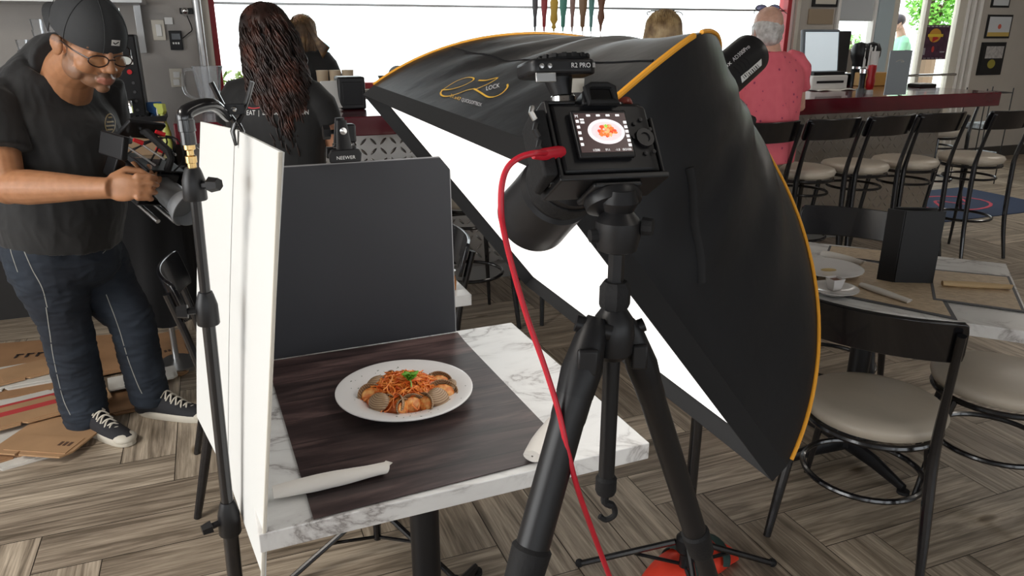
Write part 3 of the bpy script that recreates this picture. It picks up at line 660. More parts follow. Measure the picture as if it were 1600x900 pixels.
def ex1(t, q):
    obj('print', MB().bx(q[0]+.025, q[1]-.025, WV-.025, WV-.023, q[2]+.025, q[2]+.075), mat('gold_band', (.55, .38, .1), .4), t, smooth=0); c = ((q[0]+q[1])/2, (q[2]+q[3])/2); disc(c, .03, (.6, .12, .08), WV-.024, parent=t)
def ex2(t, q):
    obj('print', MB().bx(q[0]+.08, q[1]-.04, WV-.025, WV-.023, q[3]-.2, q[3]-.05), mat('photo_grey', (.4, .38, .37), .4, vary=.3, vscale=30), t, smooth=0); c = ((q[0]+q[1])/2, q[2]+.14); disc(c, .07, (.3, .26, .04), WV-.024, parent=t, sz=.8)
frame('framed certificate cut by the top of the view', 1549, 1577, -14, 12, wp)
frame('framed certificate with a gold band and small red seal', 1540, 1578, 23, 60, wp, ex1)
frame('tall dark framed poster with a photo and yellow figure, lowest of the frames', 1529, 1566, 66, 117, M['satin_black'], ex2)
sg = thing('wall_sign', 'black framed sign with red script at the top left of the narrow window', 'sign', (0, 0, 0), TH); o, q = vbox('frame', 1269, 1307, -18, 11, WV, .03, M['satin_black'], sg)
obj('panel', MB().bx(q[0]+.03, q[1]-.03, WV-.034, WV-.03, q[2]+.03, q[3]-.03), M['cream'], sg, smooth=0)
sq = MB(); uu = q[0]+.06; zz = q[2]+.08; stp = (q[1]-q[0]-.12)/5
for k in range(5): sq.tube(spl([(uu+stp*k, WV-.037, zz), (uu+stp*(k+.3), WV-.037, zz+.07), (uu+stp*(k+.6), WV-.037, zz+.01), (uu+stp*(k+1), WV-.037, zz+.03)], 5), .007, 6)
obj('script', sq, M['red_gloss'], sg)
o, q = vbox('wall_panel', 1262, 1300, 14, 38, WV, .02, mat('tan_panel', (.33, .25, .17), .6), None); o.rotation_euler = (0, 0, TH); tag(o, 'tan panel on the wall below the red script sign', 'panel')
# floor mat and paper rack at the bar's right end
fm = thing('floor_mat', 'navy floor mat with a red ring logo near the door', 'mat', RW(6.75, 5.2, 0), TH)
obj('mat', MB().bx(-.85, .85, -.55, .55, 0, .008), mat('navy_mat', (.035, .055, .11), .9), fm, bevel=.003)
rg = MB().tube([(.42*cos(a/20*2*pi), .3*sin(a/20*2*pi), .009) for a in range(20)], .018, 6, closed=True); rg.tube(spl([(-.25, -.1, .009), (-.05, .12, .009), (.1, -.1, .009), (.28, .1, .009)], 5), .016, 6); rg.v = [(x, y, min(z, .0105)) for x, y, z in rg.v]
obj('logo', rg, mat('mat_red', (.6, .08, .12), .9), fm)
rk = thing('magazine_rack', 'wire rack with newspapers behind the rightmost bar stool', 'rack', RW(hv(1535, 200, 5.9)[0], 5.9, 0), TH)
wm = MB()
for x in (-.2, .2):
    for y in (-.12, .12): wm.cyl((x, y, 0), (x, y, 1.05), .006, n=8)
for z in (.3, .62, 1.0):
    wm.tube([(-.2, -.12, z), (.2, -.12, z), (.2, .12, z), (-.2, .12, z)], .005, 6, closed=True)
    for k in range(7): wm.cyl((-.18+.06*k, -.12, z), (-.18+.06*k, .12, z), .003, n=6)
obj('wire_frame', wm, M['satin_black'], rk)
for z, lb in ((.305, 'stack of newspapers on the lower shelf of the wire rack'), (.625, 'stack of newspapers on the middle shelf of the wire rack')):
    o = obj('newspaper_stack', MB().bx(-.16, .17, -.1, .1, 0, .05), mat('newsprint', (.5, .55, .58), .8, vary=.5, vscale=25), loc=RW(hv(1535, 200, 5.9)[0], 5.9, z+.001), rot=(0, 0, TH)); tag(o, lb, 'newspapers')
t = thing('card_box', 'small red and white card box at the bar end', 'box', place(1536, 150), TH); t.location = RW(5.85, 5.5, ZB); obj('box', MB().bx(-.09, .09, -.05, .05, 0, .05), M['cream'], t, bevel=.003); obj('band', MB().bx(-.09, .09, -.053, -.05, .01, .035), mat('faded_red', (.5, .15, .12), .6), t, smooth=0)
# ---------------------------------------------------------------- tables
def square_table(name, label, corner_uv, su, sv, H=.75, base=True, extra=0):
    """marble topped pedestal table; corner_uv = corner, su/sv sizes along given axes"""
    (cx, cy), ang = corner_uv; t = thing(name, label, 'table', (cx, cy, 0), ang)
    obj('table_top', MB().bx(-su/2, su/2, -sv/2, sv/2, H-.04, H), M['marble'], t, smooth=30, bevel=.002)
    obj('pedestal', MB().lathe([(.038, .04), (.038, H-.06)], n=24), M['satin_black'], t)
    obj('mounting_plate', MB().bx(-.16, .16, -.16, .16, H-.055, H-.041), M['satin_black'], t, bevel=.003)
    for k in range(4):
        a = k*pi/2+pi/4; R = Matrix.Rotation(a, 3, 'Z'); q = [R @ V(p) for p in ((0, 0, .05), (.15, 0, .045), (.3, 0, .02))]
        f = obj('foot', MB().tube(q, [.035, .03, .018], 10, flat=.6), M['satin_black'], t)
        obj('glide', MB().lathe([(0, 0), (.022, 0), (.022, .012), (0, .014)], c=R @ V((.3, 0, 0)), n=14), M['black_rubber'], f)
    return t
cA = at(413, 832, z=.75); cB = at(1018, 690, z=.75); cC = at(795, 505, z=.75)
tc = (cA + cC)/2; ang = atan2((cB-cA).y, (cB-cA).x); SU = .822; SV = .785
TA = ang
square_table('dining_table', 'white marble pedestal table carrying the plate of clam pasta', ((tc.x, tc.y), ang), SU, SV)
def T1(a, b, z=.75):
    """point on table 1 in its own axes"""
    return V((tc.x + a*cos(TA) - b*sin(TA), tc.y + a*sin(TA) + b*cos(TA), z))
t2a = at(1572, 412, z=.75); d2 = V((-.895, .446, 0)); n2 = V((.446, .895, 0)); A2 = atan2(-.446, .895)
t2c = t2a + d2*.46 - n2*.4
square_table('dining_table', 'white marble table with paper menus and black menu book on the right', ((t2c.x, t2c.y), A2), .92, .80)
def T2(a, b, z=.75): return V((t2c.x + a*cos(A2) - b*sin(A2), t2c.y + a*sin(A2) + b*cos(A2), z))
q = RW(.36, 2.64)
square_table('dining_table', 'marble table half hidden behind the upright black board', ((q.x, q.y), TH), .8, .66)

# ---------------------------------------------------------------- chairs and stools
def make_seat(kind):
    st = kind == 'stool'; S = .76 if st else .46; t = thing('bar_stool' if st else 'dining_chair', 'x', 'stool' if st else 'chair')
    obj('seat', MB().lathe([(0, S-.055), (.19, S-.055), (.212, S-.045), (.222, S-.02), (.212, S-.003), (.17, S+.008), (0, S+.012)], n=40), M['seat_vinyl'], t, smooth=60)
    obj('seat_frame', MB().tube([(.205*cos(a*pi/18), .205*sin(a*pi/18), S-.068) for a in range(36)], .011, 8, closed=True), M['black_metal'], t)
    top = S+(.34 if st else .39)
    for s in (-1, 1):
        if st: P = [(s*.225, -.25, 0), (s*.205, -.205, .3), (s*.2, -.19, S-.1), (s*.198, -.195, S), (s*.2, -.23, S+.16), (s*.203, -.275, top-.02)]
        else: P = [(s*.228, -.275, 0), (s*.215, -.235, .16), (s*.2, -.195, S-.12), (s*.197, -.188, S), (s*.2, -.215, S+.17), (s*.205, -.262, top-.03)]
        obj('rear_leg', MB().tube(spl(P, 5), [(.0125+.005*sin(min(1, i/25*1.3)*pi))*1. for i in range(26)], 10), M['black_metal'], t)
        Q = [(s*.205, .2, 0), (s*.175, .165, S*.55), (s*.155, .14, S-.07)]
        obj('front_leg', MB().tube(spl(Q, 6), [.010+.008*i/12 for i in range(13)], 10), M['black_metal'], t)
    bp = []; hh = .13; n = 16
    prof = [(0, -.0), (.012, .0)]
    P = []
    for j, zz in enumerate((0, .008, .03, .065, .1, .122, .13)):
        row = []; ins = [.012, .003, 0, 0, 0, .003, .012][j]
        for i in range(n+1):
            x = (-.222+ins) + (.444-2*ins)*i/n; y = -.252 - .05*(1-(x/.222)**2) - .02*(zz-.065)/.065*.9 + .004
            row.append((x, y + .02, top-.13+zz))
        P.append(row)
    obj('backrest', MB().grid(P, -.014), M['black_metal'], t, bevel=.003)
    if st:
        zr = .3; obj('foot_ring', MB().tube([(.2*cos(a*pi/18), .2*sin(a*pi/18)-.01, zr) for a in range(36)], .010, 8, closed=True), M['black_metal'], t)
        obj('brace_ring', MB().tube([(.175*cos(a*pi/18), .175*sin(a*pi/18)-.01, S-.16) for a in range(36)], .009, 8, closed=True), M['black_metal'], t)
    else:
        obj('stretcher', MB().tube([(.19*cos(a*pi/18), .19*sin(a*pi/18)-.015, .2) for a in range(36)], .010, 8, closed=True), M['black_metal'], t)
    return t
ch = make_seat('chair'); ch.location = (1.2, 2.215, 0); ch.rotation_euler.z = radians(-33); ch['label'] = 'black dining chair with beige seat in front of the right table, back to the viewer'; ch['group'] = 'black dining chairs'
G = 'black dining chairs'
dup(ch, (1.74, 2.41, 0), radians(61), 'black dining chair at the right edge, only its pale seat and rails showing')
dup(ch, (1.43, 3.08, 0), radians(153), 'black dining chair on the far side of the right table, only its back showing')
dup(ch, (-.93, 2.52, 0), radians(-68), 'black dining chair beside the light stand and the photographer')
q = RW(.60, 2.80); dup(ch, q, radians(111), 'black dining chair behind the upright black board')
GS = 'black bar stools along the bar'
st = make_seat('stool'); SV0 = 3.93; st.location = RW(3.14, SV0); st.rotation_euler.z = TH; st['label'] = 'bar stool the man in the pink shirt sits on'; st['group'] = GS
for uu, dv, rz, lb in ((3.63, 0, 0, 'bar stool just right of the man in the pink shirt'), (4.12, .02, .05, 'third bar stool from the right end, behind the black menu book'), (4.60, .03, -.04, 'bar stool second from the right end of the bar'), (5.2, -.02, 0, 'rightmost bar stool, standing clear of the bar'),
                   (2.5, 0, 0, 'bar stool under the blonde person, hidden behind the softbox'), (1.86, 0, 0, 'bar stool whose leg shows under the softbox edge'), (1.27, 0, 0, 'bar stool standing before the steel plate beside the black board')):
    dup(st, RW(uu, SV0+dv), TH+rz, lb)
dup(st, RW(6.3, 5.15), TH+pi/2, 'bar stool at the far end of the bar near the door')

# ---------------------------------------------------------------- the plate of pasta
vm = thing('backdrop_mat', 'dark wood print vinyl backdrop lying on the marble table', 'backdrop', (tc.x, tc.y, .75), TA)
m0, m1 = at(490, 812, z=.752), at(893, 708, z=.752); 
def inT(p): d = p - V((tc.x, tc.y, 0)); return (d.x*cos(TA)+d.y*sin(TA), -d.x*sin(TA)+d.y*cos(TA))
a0 = inT(m0); a1 = inT(m1); a2 = inT(at(705, 512, z=.752)); a3 = inT(at(428, 560, z=.752)); print('MAT', a0, a1, a2, a3)
P = []
for j in range(13):
    t_ = j/12; row = []
    L_ = V(a0).lerp(V((a0[0]-.01, SV/2-.035)), t_); R_ = V(a1).lerp(V((a2[0], SV/2-.035)), t_)
    for i in range(9):
        p = L_.lerp(R_, i/8); row.append((p.x, p.y, .0025 + (.012*max(0, t_-.9)*10*.5)))
    P.append(row)
obj('sheet', MB().grid(P, .0015), M['wood_print'], vm)
PC = V((-.262, 1.642, .753)); PR = .166
pl = thing('dinner_plate', 'large white rimmed plate of clam pasta', 'plate', PC)
obj('dish', MB().lathe([(0, .0), (.085, .0), (.095, .006), (.108, .012), (.162, .026), (.166, .029), (.166, .0315), (.162, .0325), (.112, .021), (.1, .014), (.09, .009), (0, .007)], n=72), M['porcelain'], pl, smooth=50)
def sauce(name, c1, c2, sc=60, rough=.28):
    m, nt, p = nodes(name); L = nt.links.new; tcn = N(nt, 'ShaderNodeTexCoord'); nz = N(nt, 'ShaderNodeTexNoise', i_Scale=sc, i_Detail=4); L(tcn.outputs['Object'], nz.inputs['Vector'])
    L(ramp(nt, nz.outputs[0], [(.35, c1), (.65, c2)]), p.inputs['Base Color']); p.inputs['Roughness'].default_value = rough; p.inputs['Subsurface Weight'].default_value = .1; p.inputs['Subsurface Radius'].default_value = (.01, .004, .002)
    return m
M['noodle'] = sauce('noodle_sauce', (.7, .11, .012), (.9, .34, .07)); M['sauce'] = sauce('tomato_sauce', (.5, .06, .008), (.75, .2, .03)); M['meat'] = sauce('clam_meat', (.65, .14, .02), (.85, .45, .14), 90)
rnd = random.Random(11); nd = MB()
for k in range(300):
    a = rnd.uniform(0, 2*pi); r = .078*sqrt(rnd.random()); hgt = .056*(1-(r/.1)**2); d = rnd.uniform(0, 2*pi); pts = []
    x, y = r*cos(a), r*sin(a); z = .012 + hgt*rnd.uniform(.45, 1.1); cu = rnd.uniform(-.9, .9)
    for s in range(5):
        rr = sqrt(x*x+y*y); zt_ = .012 + .054*(1-min(1, rr/.1)**2)
        pts.append((x, y, .35*z + .65*zt_*rnd.uniform(.9, 1.1))); x += .011*cos(d); y += .011*sin(d); d += cu*.6
    nd.tube(spl(pts, 3), rnd.uniform(.0011, .0022), 6)
no = obj('linguine', nd, M['noodle'], loc=PC); tag(no, 'tangled orange linguine heaped on the white plate', 'pasta', kind='stuff')
sb = obj('sauce_bed', MB().ell((0, 0, .0), (.098, .094, .04), 30), M['sauce'], loc=PC + V((0, 0, .010))); 
b_ = bmesh.new(); b_.from_mesh(sb.data); 
for v_ in b_.verts:
    v_.co.z = max(v_.co.z, -.002) + .004*noise.noise(v_.co*60)
b_.to_mesh(sb.data); b_.free(); tag(sb, 'tomato sauce under the linguine on the white plate', 'sauce', kind='stuff')
def shell_mat():
    m, nt, p = nodes('clam_shell'); L = nt.links.new; tcn = N(nt, 'ShaderNodeTexCoord'); 
    sp = N(nt, 'ShaderNodeVectorMath', operation='LENGTH'); mp = N(nt, 'ShaderNodeMapping'); mp.inputs['Location'].default_value = (0, .02, 0); L(tcn.outputs['Object'], mp.inputs[0]); L(mp.outputs[0], sp.inputs[0])
    w = N(nt, 'ShaderNodeMath', operation='MULTIPLY'); w.inputs[1].default_value = 1700; L(sp.outputs['Value'], w.inputs[0]); s = N(nt, 'ShaderNodeMath', operation='SINE'); L(w.outputs[0], s.inputs[0])
    L(ramp(nt, s.outputs[0], [(0, (.24, .14, .075)), (.5, (.36, .23, .125)), (1, (.46, .32, .19))]), p.inputs['Base Color']); p.inputs['Roughness'].default_value = .35
    b = N(nt, 'ShaderNodeBump', i_Strength=.2, i_Distance=.0006); L(s.outputs[0], b.inputs['Height']); L(b.outputs[0], p.inputs['Normal']); return m
M['shell'] = shell_mat()
def clam_meshes():
    P = []; n = 22
    for i in range(9):
        t_ = i/8*pi/2; row = []
        for k in range(n+1):
            a = 2*pi*k/n; r = sin(t_); x = .027*r*cos(a); y = .022*r*sin(a)*(1+.12*cos(a)); z = -.013*cos(t_)
            row.append((x, y - .008*(1-r), z))
        P.append(row)
    sh = MB().grid(P, .0016); mt = MB(); mt.ell((0, .001, -.005), (.0215, .017, .006), 20)
    mt.v = [(x, y, z + .0025*noise.noise(V((x, y, z))*150)) for x, y, z in mt.v]
    return sh, mt
csh, cmt = clam_meshes()
cl0 = thing('clam', 'x', 'clam'); obj('shell', csh, M['shell'], cl0, smooth=60); obj('meat', cmt, M['meat'], cl0, smooth=60)
# place clams: image position, tilt (direction the open side faces), size
clams = [((592, 603), (-.3, .4, -.9), 1.15, 'whole clam with its ridged back up at the rear left of the pasta'), ((580, 617), (-.1, -.75, .65), 1.2, 'open clam full of orange meat at the left end of the pasta'),
 ((592, 629), (.4, .5, -.75), 1.05, 'dark clam shell back below the left open clam'), ((604, 630), (.1, -.95, .35), .95, 'upright oval clam facing the viewer, front left of the pasta'),
 ((620, 632), (-.75, -.4, .4), 1.0, 'clam shell standing on edge at the front of the pasta, left of centre'), ((632, 636), (.8, -.45, .3), .9, 'clam shell leaning right at the front centre of the pasta'),
 ((645, 631), (.35, -.8, .5), 1.05, 'open clam at the front of the pasta, right of centre'), ((662, 630), (-.6, -.6, .45), 1.05, 'clam shell standing on edge beside the front right open clam'),
 ((683, 622), (-.35, .3, -.85), 1.1, 'striped clam shell back on the right front of the pasta'), ((692, 612), (.1, -.7, .7), 1.3, 'large open clam with orange meat at the right end'),
 ((686, 595), (0, -.6, .8), 1.15, 'open clam at the rear right of the pasta'), ((704, 603), (.6, .3, -.6), .8, 'small clam shell back at the far right end'), ((612, 589), (.9, -.3, .3), .8, 'clam shell edge standing at the rear left'), ((670, 592), (-.9, -.2, .3), .65, 'small clam shell edge at the rear, right of the basil'), ((651, 588), (.1, -.5, .85), .75, 'small open clam just right of the basil')]
first = True
for (px, py), nn, s, lb in clams:
    dd = V(at(px, py, z=PC.z+.03)); nn = V(nn).normalized(); 
    xa = nn.cross(V((0, 0, 1))); xa = xa.normalized() if xa.length > .1 else V((1, 0, 0)); ya = nn.cross(xa)
    e = Matrix((xa, ya, nn)).transposed().to_euler()
    loc = V((dd.x, dd.y, PC.z+.026+.004*s))
    if first: cl0.location = loc; cl0.rotation_euler = e; cl0.scale = (s, s, s); cl0['label'] = lb; cl0['group'] = 'clams around the pasta'; c_ = cl0; first = False
    else: c_ = dup(cl0, loc, e, lb); c_.scale = (s, s, s)
bs = thing('basil_sprig', 'bright green basil sprig on top of the pasta', 'herb', at(640, 593, z=PC.z+.066))
for k in range(9):
    a = k*2.4; t_ = .3+.1*(k % 4); L_ = .019+.004*(k % 3); P = []
    for i in range(7):
        u_ = i/6; wdt = .0115*sin(pi*min(1, u_*.95+.03))*1.1; row = []
        for j in (-1, -.5, 0, .5, 1): 
            p = V((u_*L_, j*wdt, .006*sin(u_*2.6)*1.2 - .003*abs(j) + .002*sin(5*u_+k)))
            row.append(Euler((0, -t_-.2, a)).to_matrix() @ p + V((0, 0, .002*(k % 3))))
        P.append(row)
    obj('leaf', MB().grid(P, .0006), mat('basil_leaf', (.16, .42, .03), .4, vary=.3, vscale=120, bump=.5, bscale=300), bs, smooth=60)
obj('stem', MB().tube(spl([(0, 0, 0), (.004, -.006, -.004), (.006, -.018, -.014)], 4), .0018, 8), mat('basil_stem', (.3, .55, .12), .4), bs)
hb = MB()
for k in range(26):
    a = rnd.uniform(0, 2*pi); r = rnd.uniform(.117, .158); s = rnd.uniform(.0012, .003); hb.box((r*cos(a), r*sin(a), .0205+(r-.112)*.235), (s*2, s, .0012), Matrix.Rotation(rnd.uniform(0, 3), 3, 'Z'))
tag(obj('chopped_herbs', hb, mat('herb', (.03, .07, .02), .7), loc=PC, smooth=0), 'chopped green herbs sprinkled on the plate rim', 'herbs', kind='stuff')

def napkin_roll(p0, p1, r, label, m=None, seed=1, z=None):
    d = (p1-p0); L_ = d.length; t = thing('napkin_roll', label, 'napkin', (p0+p1)/2, atan2(d.y, d.x)); P = []; n = 20; rows = 18
    for i in range(-1, rows+2):
        u_ = min(1, max(0, i/rows)); row = []
        rr = r*(.72 + .28*sin(pi*min(1, u_*1.1+.05))) * (.12 if i in (-1, rows+1) else 1)
        for k in range(n+1):
            a = 2*pi*k/n; q = rr*(1+.06*noise.noise(V((u_*7, cos(a)*1.6+seed, sin(a)*1.6)))); xx = (u_-.5)*L_ + (.35*r*sin(a) if i == rows else 0)
            row.append((xx, q*1.25*cos(a), max(-r*.72, q*.8*sin(a)) + r*.72))
        P.append(row)
    rl = obj('roll', MB().grid(P, .0015), m or M['napkin'], t, smooth=60)
    fl = [[(L_*.48+.0, -r*.6, r*.9), (L_*.5+r*.9, r*.1, r*1.15)], [(L_*.49, r*.7, r*1.0), (L_*.5+r*.2, r*1.0, r*1.1)]]
    obj('fold', MB().grid([[V(a).lerp(V(b), k/4) for k in range(5)] for a, b in fl], .001), m or M['napkin'], t)
    obj('paper_band', MB().tube([(-L_*.18, 0, r*.68), (-L_*.02, 0, r*.7)], [(r*1.27, r*.84), (r*1.3, r*.85)], 20, side=(0, 1, 0), caps=False), M['white_paint'], t)
    return t
napkin_roll(at(428, 777, z=.757), at(604, 738, z=.757), .0155, 'white rolled napkin on the near edge of the dark mat')
napkin_roll(at(832, 722, z=.756), at(886, 648, z=.756), .020, 'white rolled napkin at the right edge of the dark mat', seed=4)

# ---------------------------------------------------------------- black board with its clamp and stand
e_ = V((cos(TA), sin(TA), 0)); bR = T1(a2[0], SV/2-.012, .7545); Hb = .52; Wb = .60
bk = thing('black_backdrop_board', 'upright black foam board standing on the back of the marble table', 'board', bR - e_*Wb/2, TA)
lean = .035
def Bp(x, z, y=0): return (x, y + z*lean, z)
poly = [(-Wb/2, 0), (Wb/2, 0), (Wb/2, Hb-.025), (Wb/2-.022, Hb), (-Wb/2, Hb)]
mb = MB(); mb.v = [Bp(x, z, y) for y in (-.003, .003) for x, z in poly]; n = 5
mb.f = [tuple(range(n)), tuple(reversed(range(n, 2*n)))] + [(i, i+n, (i+1) % n+n, (i+1) % n) for i in range(n)]
obj('panel', mb, M['black_board'], bk, smooth=0)
em = MB(); em.tube([Bp(-Wb/2, Hb+.001), Bp(Wb/2-.022, Hb+.001), Bp(Wb/2+.001, Hb-.025), Bp(Wb/2+.001, 0)], .0026, 6); obj('cut_edge', em, mat('board_edge', (.25, .25, .26), .7), bk)
# clamp
cp = at(533, 242, Y=(bR - e_*Wb/2).y+.0)
def on_board(px, py):
    r = ray(px, py); nrm = V((-sin(TA), cos(TA), 0)); t_ = (bR).dot(nrm)/r.dot(nrm); return V((0, 0, CAMZ)) + r*t_
cp = on_board(534, 240)
ck = thing('spring_clamp', 'black spring clamp gripping the top of the black board', 'clamp', cp + V((0, .012, .0)), TA)
obj('jaw', MB().prism([(-.040, -.020), (.040, -.020), (.043, .002), (.036, .014), (-.036, .014), (-.043, .002)], .026, .038, Matrix.Rotation(pi/2, 4, 'X')), M['satin_black'], ck, bevel=.003)
CLAMP = ck
obj('jaw', MB().box((0, .018, -.0), (.08, .01, .03)), M['satin_black'], ck, bevel=.003)
hd = MB(); hd.tube([(0, -.03, .005), (0, -.02, .04), (0, -.012, .085)], [(.022, .008), (.018, .007), (.013, .005)], 14, side=(1, 0, 0)); obj('handle', hd, M['black_plastic'], ck)
hd = MB(); hd.tube([(0, .02, .005), (0, .015, .04), (0, .012, .09)], [(.022, .007), (.018, .006), (.012, .005)], 14, side=(1, 0, 0)); obj('handle', hd, M['black_plastic'], ck)
obj('spring', MB().tube([(-.025, 0, .02), (.025, 0, .02)], .007, 14), M['chrome'], ck)
obj('stud', MB().lathe([(0, 0), (.009, 0), (.009, .004), (0, .005)], c=(0, -.028, .06), R=Matrix.Rotation(pi/2, 3, 'X')), M['chrome'], ck)
sk = thing('backdrop_stand', 'light stand behind the black board with its legs showing under the table', 'stand', (cp.x+.01, cp.y+.065, 0), TA)
obj('pole', MB().cyl((0, 0, .05), (0, 0, cp.z+.03), .0125), M['black_metal'], sk)
kb = obj('clamp_block', MB().box((-.01, 0, cp.z+.045), (.05, .035, .05)), M['black_plastic'], sk, bevel=.006)
obj('knob', MB().tube([(-.03, 0, cp.z+.05), (-.05, 0, cp.z+.05), (-.052, 0, cp.z+.05), (-.07, 0, cp.z+.05)], [.006, .006, .019, .019], 6), M['black_plastic'], kb)
obj('hub', MB().lathe([(.02, .14), (.024, .145), (.024, .2), (.018, .21)]), M['black_plastic'], sk)
for a in (-.9, 1.2, 3.3):
    f = obj('leg', MB().tube([(.02*cos(a), .02*sin(a), .17), (.3*cos(a), .3*sin(a), .01)], .009, 8), M['black_metal'], sk); obj('rubber_foot', MB().ell((.3*cos(a), .3*sin(a), .012), .013, 10), M['black_rubber'], f)
    obj('brace', MB().tube([(.013*cos(a), .013*sin(a), .06), (.15*cos(a), .15*sin(a), .092)], .006, 6), M['black_metal'], sk)

# ---------------------------------------------------------------- white folding reflector board, clamp and stand
wb_ = thing('white_reflector_board', 'white folding foam board standing upright left of the marble table', 'board', (0, 0, 0))
RT, RB = V((-.349, 1.13, 1.432)), V((-.460, 1.13, .652)); FT, FB = V((-.534, 1.46, 1.426)), V((-.643, 1.46, .645))
LT, LB = V((-.735, 1.79, 1.405)), V((-.850, 1.79, .625))
def panel(a, b, c, d, th=.006, name='panel', n=(0, 0, 1)):
    P = [[V(a).lerp(V(b), i/10).lerp(V(d).lerp(V(c), i/10), j/10) for j in range(11)] for i in range(11)]
    nn = (V(b)-V(a)).cross(V(d)-V(a)).normalized()
    P = [[p + nn*.004*sin(pi*j/10)*sin(pi*i/10) for j, p in enumerate(row)] for row in P]
    return obj(name, MB().grid(P, th), M['foamboard'], wb_, smooth=20)
panel(RT, FT, FB, RB); panel(FT + V((-.003, .004, 0)), LT, LB, FB + V((-.003, .004, 0)))
obj('cut_edge', MB().tube([RT+V((-.0, -.002, .0)), RB+V((-.0, -.002, .0))], [(.0034, .0015)]*2, 8, side=(1, .4, 0)), M['foam_core'], wb_)
lk = thing('light_stand', 'black light stand with brass spigot holding the white board', 'stand', (0, 0, 0))
pt_ = V((-.562, 1.30, 1.28)); pb_ = V((-.602, 1.30, .10)); ax = (pt_-pb_).normalized()
def pp(z): return pb_ + (pt_-pb_)*((z-pb_.z)/(pt_.z-pb_.z))
def zpx(y): return at(310, y, Y=1.30).z
obj('lower_pole', MB().tube([pp(.1), pp(zpx(800))], .0155, 18), M['black_metal'], lk)
obj('middle_pole', MB().tube([pp(zpx(800)), pp(zpx(480))], .0120, 18), M['black_metal'], lk)
obj('upper_pole', MB().tube([pp(zpx(480)), pp(zpx(300))], .0095, 18), M['black_metal'], lk)
def collar(y0, y1, r, kdir, name='collar'):
    a, b = pp(zpx(y1)), pp(zpx(y0)); L_ = (b-a)
    c = obj(name, MB().tube([a, a+L_*.03, a+L_*.6, a+L_*.9, b], [r*.96, r, r*.96, r*.72, r*.6], 20), M['satin_black'], lk)
    k0 = a + L_*.45; kd = V(kdir).normalized()
    obj('knob', MB().tube([k0, k0+kd*(r+.012), k0+kd*(r+.013), k0+kd*(r+.032)], [.007, .007, .014, .011], 6), M['black_plastic'], c)
    return c
collar(262, 312, .0205, (1, -.3, .1)); collar(456, 506, .0205, (-1, -.3, 0)); collar(783, 832, .0225, (-.8, -.6, -.1))
zt_ = zpx(262); s0 = pp(zt_)
obj('brass_spigot', MB().lathe([(.0075, -.005), (.0075, .008), (.0095, .009), (.0095, .02), (.006, .022), (.006, .03), (.0095, .032), (.0095, .045)], c=s0), M['brass'], lk)
hd0 = s0 + V((0, 0, .04)); 
gh = obj('grip_head', MB().tube([hd0, hd0+V((0, 0, .022)), hd0+V((0, 0, .023)), hd0+V((0, 0, .042))], [.0125, .0125, .0145, .0145], 18), M['black_metal'], lk)
ct = at(368, 178, Y=1.43)
obj('arm', MB().tube(spl([hd0+V((-.001, 0, .034)), hd0+V((.002, .004, .055)), hd0+V((.03, .045, .064)), ct+V((-.012, -.01, -.006))], 5), [.0135, .0138, .014, .014, .0135, .013, .0125, .012, .0118, .0115, .011, .0108, .0105, .010, .009, .008], 14), M['black_metal'], lk)
for a in (-1.9, .35, 2.4):
    f = obj('leg', MB().tube([pp(.3)+V((.02*cos(a), .02*sin(a), 0)), V((pb_.x+.42*cos(a), pb_.y+.42*sin(a), .012))], .011, 8), M['black_metal'], lk); obj('rubber_foot', MB().ell((pb_.x+.42*cos(a), pb_.y+.42*sin(a), .013), .013, 10), M['black_rubber'], f)
obj('hub', MB().tube([pp(.27), pp(.33)], .028, 16), M['black_plastic'], lk); obj('hub', MB().tube([pp(.09), pp(.13)], .026, 16), M['black_plastic'], lk)
# A-clamp on the fold
ac = thing('a_clamp', 'large black A clamp biting the fold of the white board', 'clamp', ct, .3)
for s in (-1, 1):
    obj('handle', MB().tube(spl([(0, s*.0, -.02), (s*.02, 0, .015), (s*.036, 0, .058)], 5), [(.005, .009)]*11, 12, side=(1, 0, 0)), M['black_metal'], ac)
    obj('jaw', MB().tube([(-s*.0, 0, -.01), (s*.009, 0, -.032), (s*.006, 0, -.058)], [(.004, .009), (.0045, .010), (.003, .009)], 12, side=(1, 0, 0)), M['black_metal'], ac)
obj('cross_plate', MB().box((0, -.014, .01), (.036, .003, .02)), M['black_plastic'], ac, bevel=.003); obj('rivet', MB().lathe([(0, 0), (.006, 0), (.004, .004), (0, .005)], c=(0, -.0155, .01), R=Matrix.Rotation(pi/2, 3, 'X')), M['chrome'], ac)

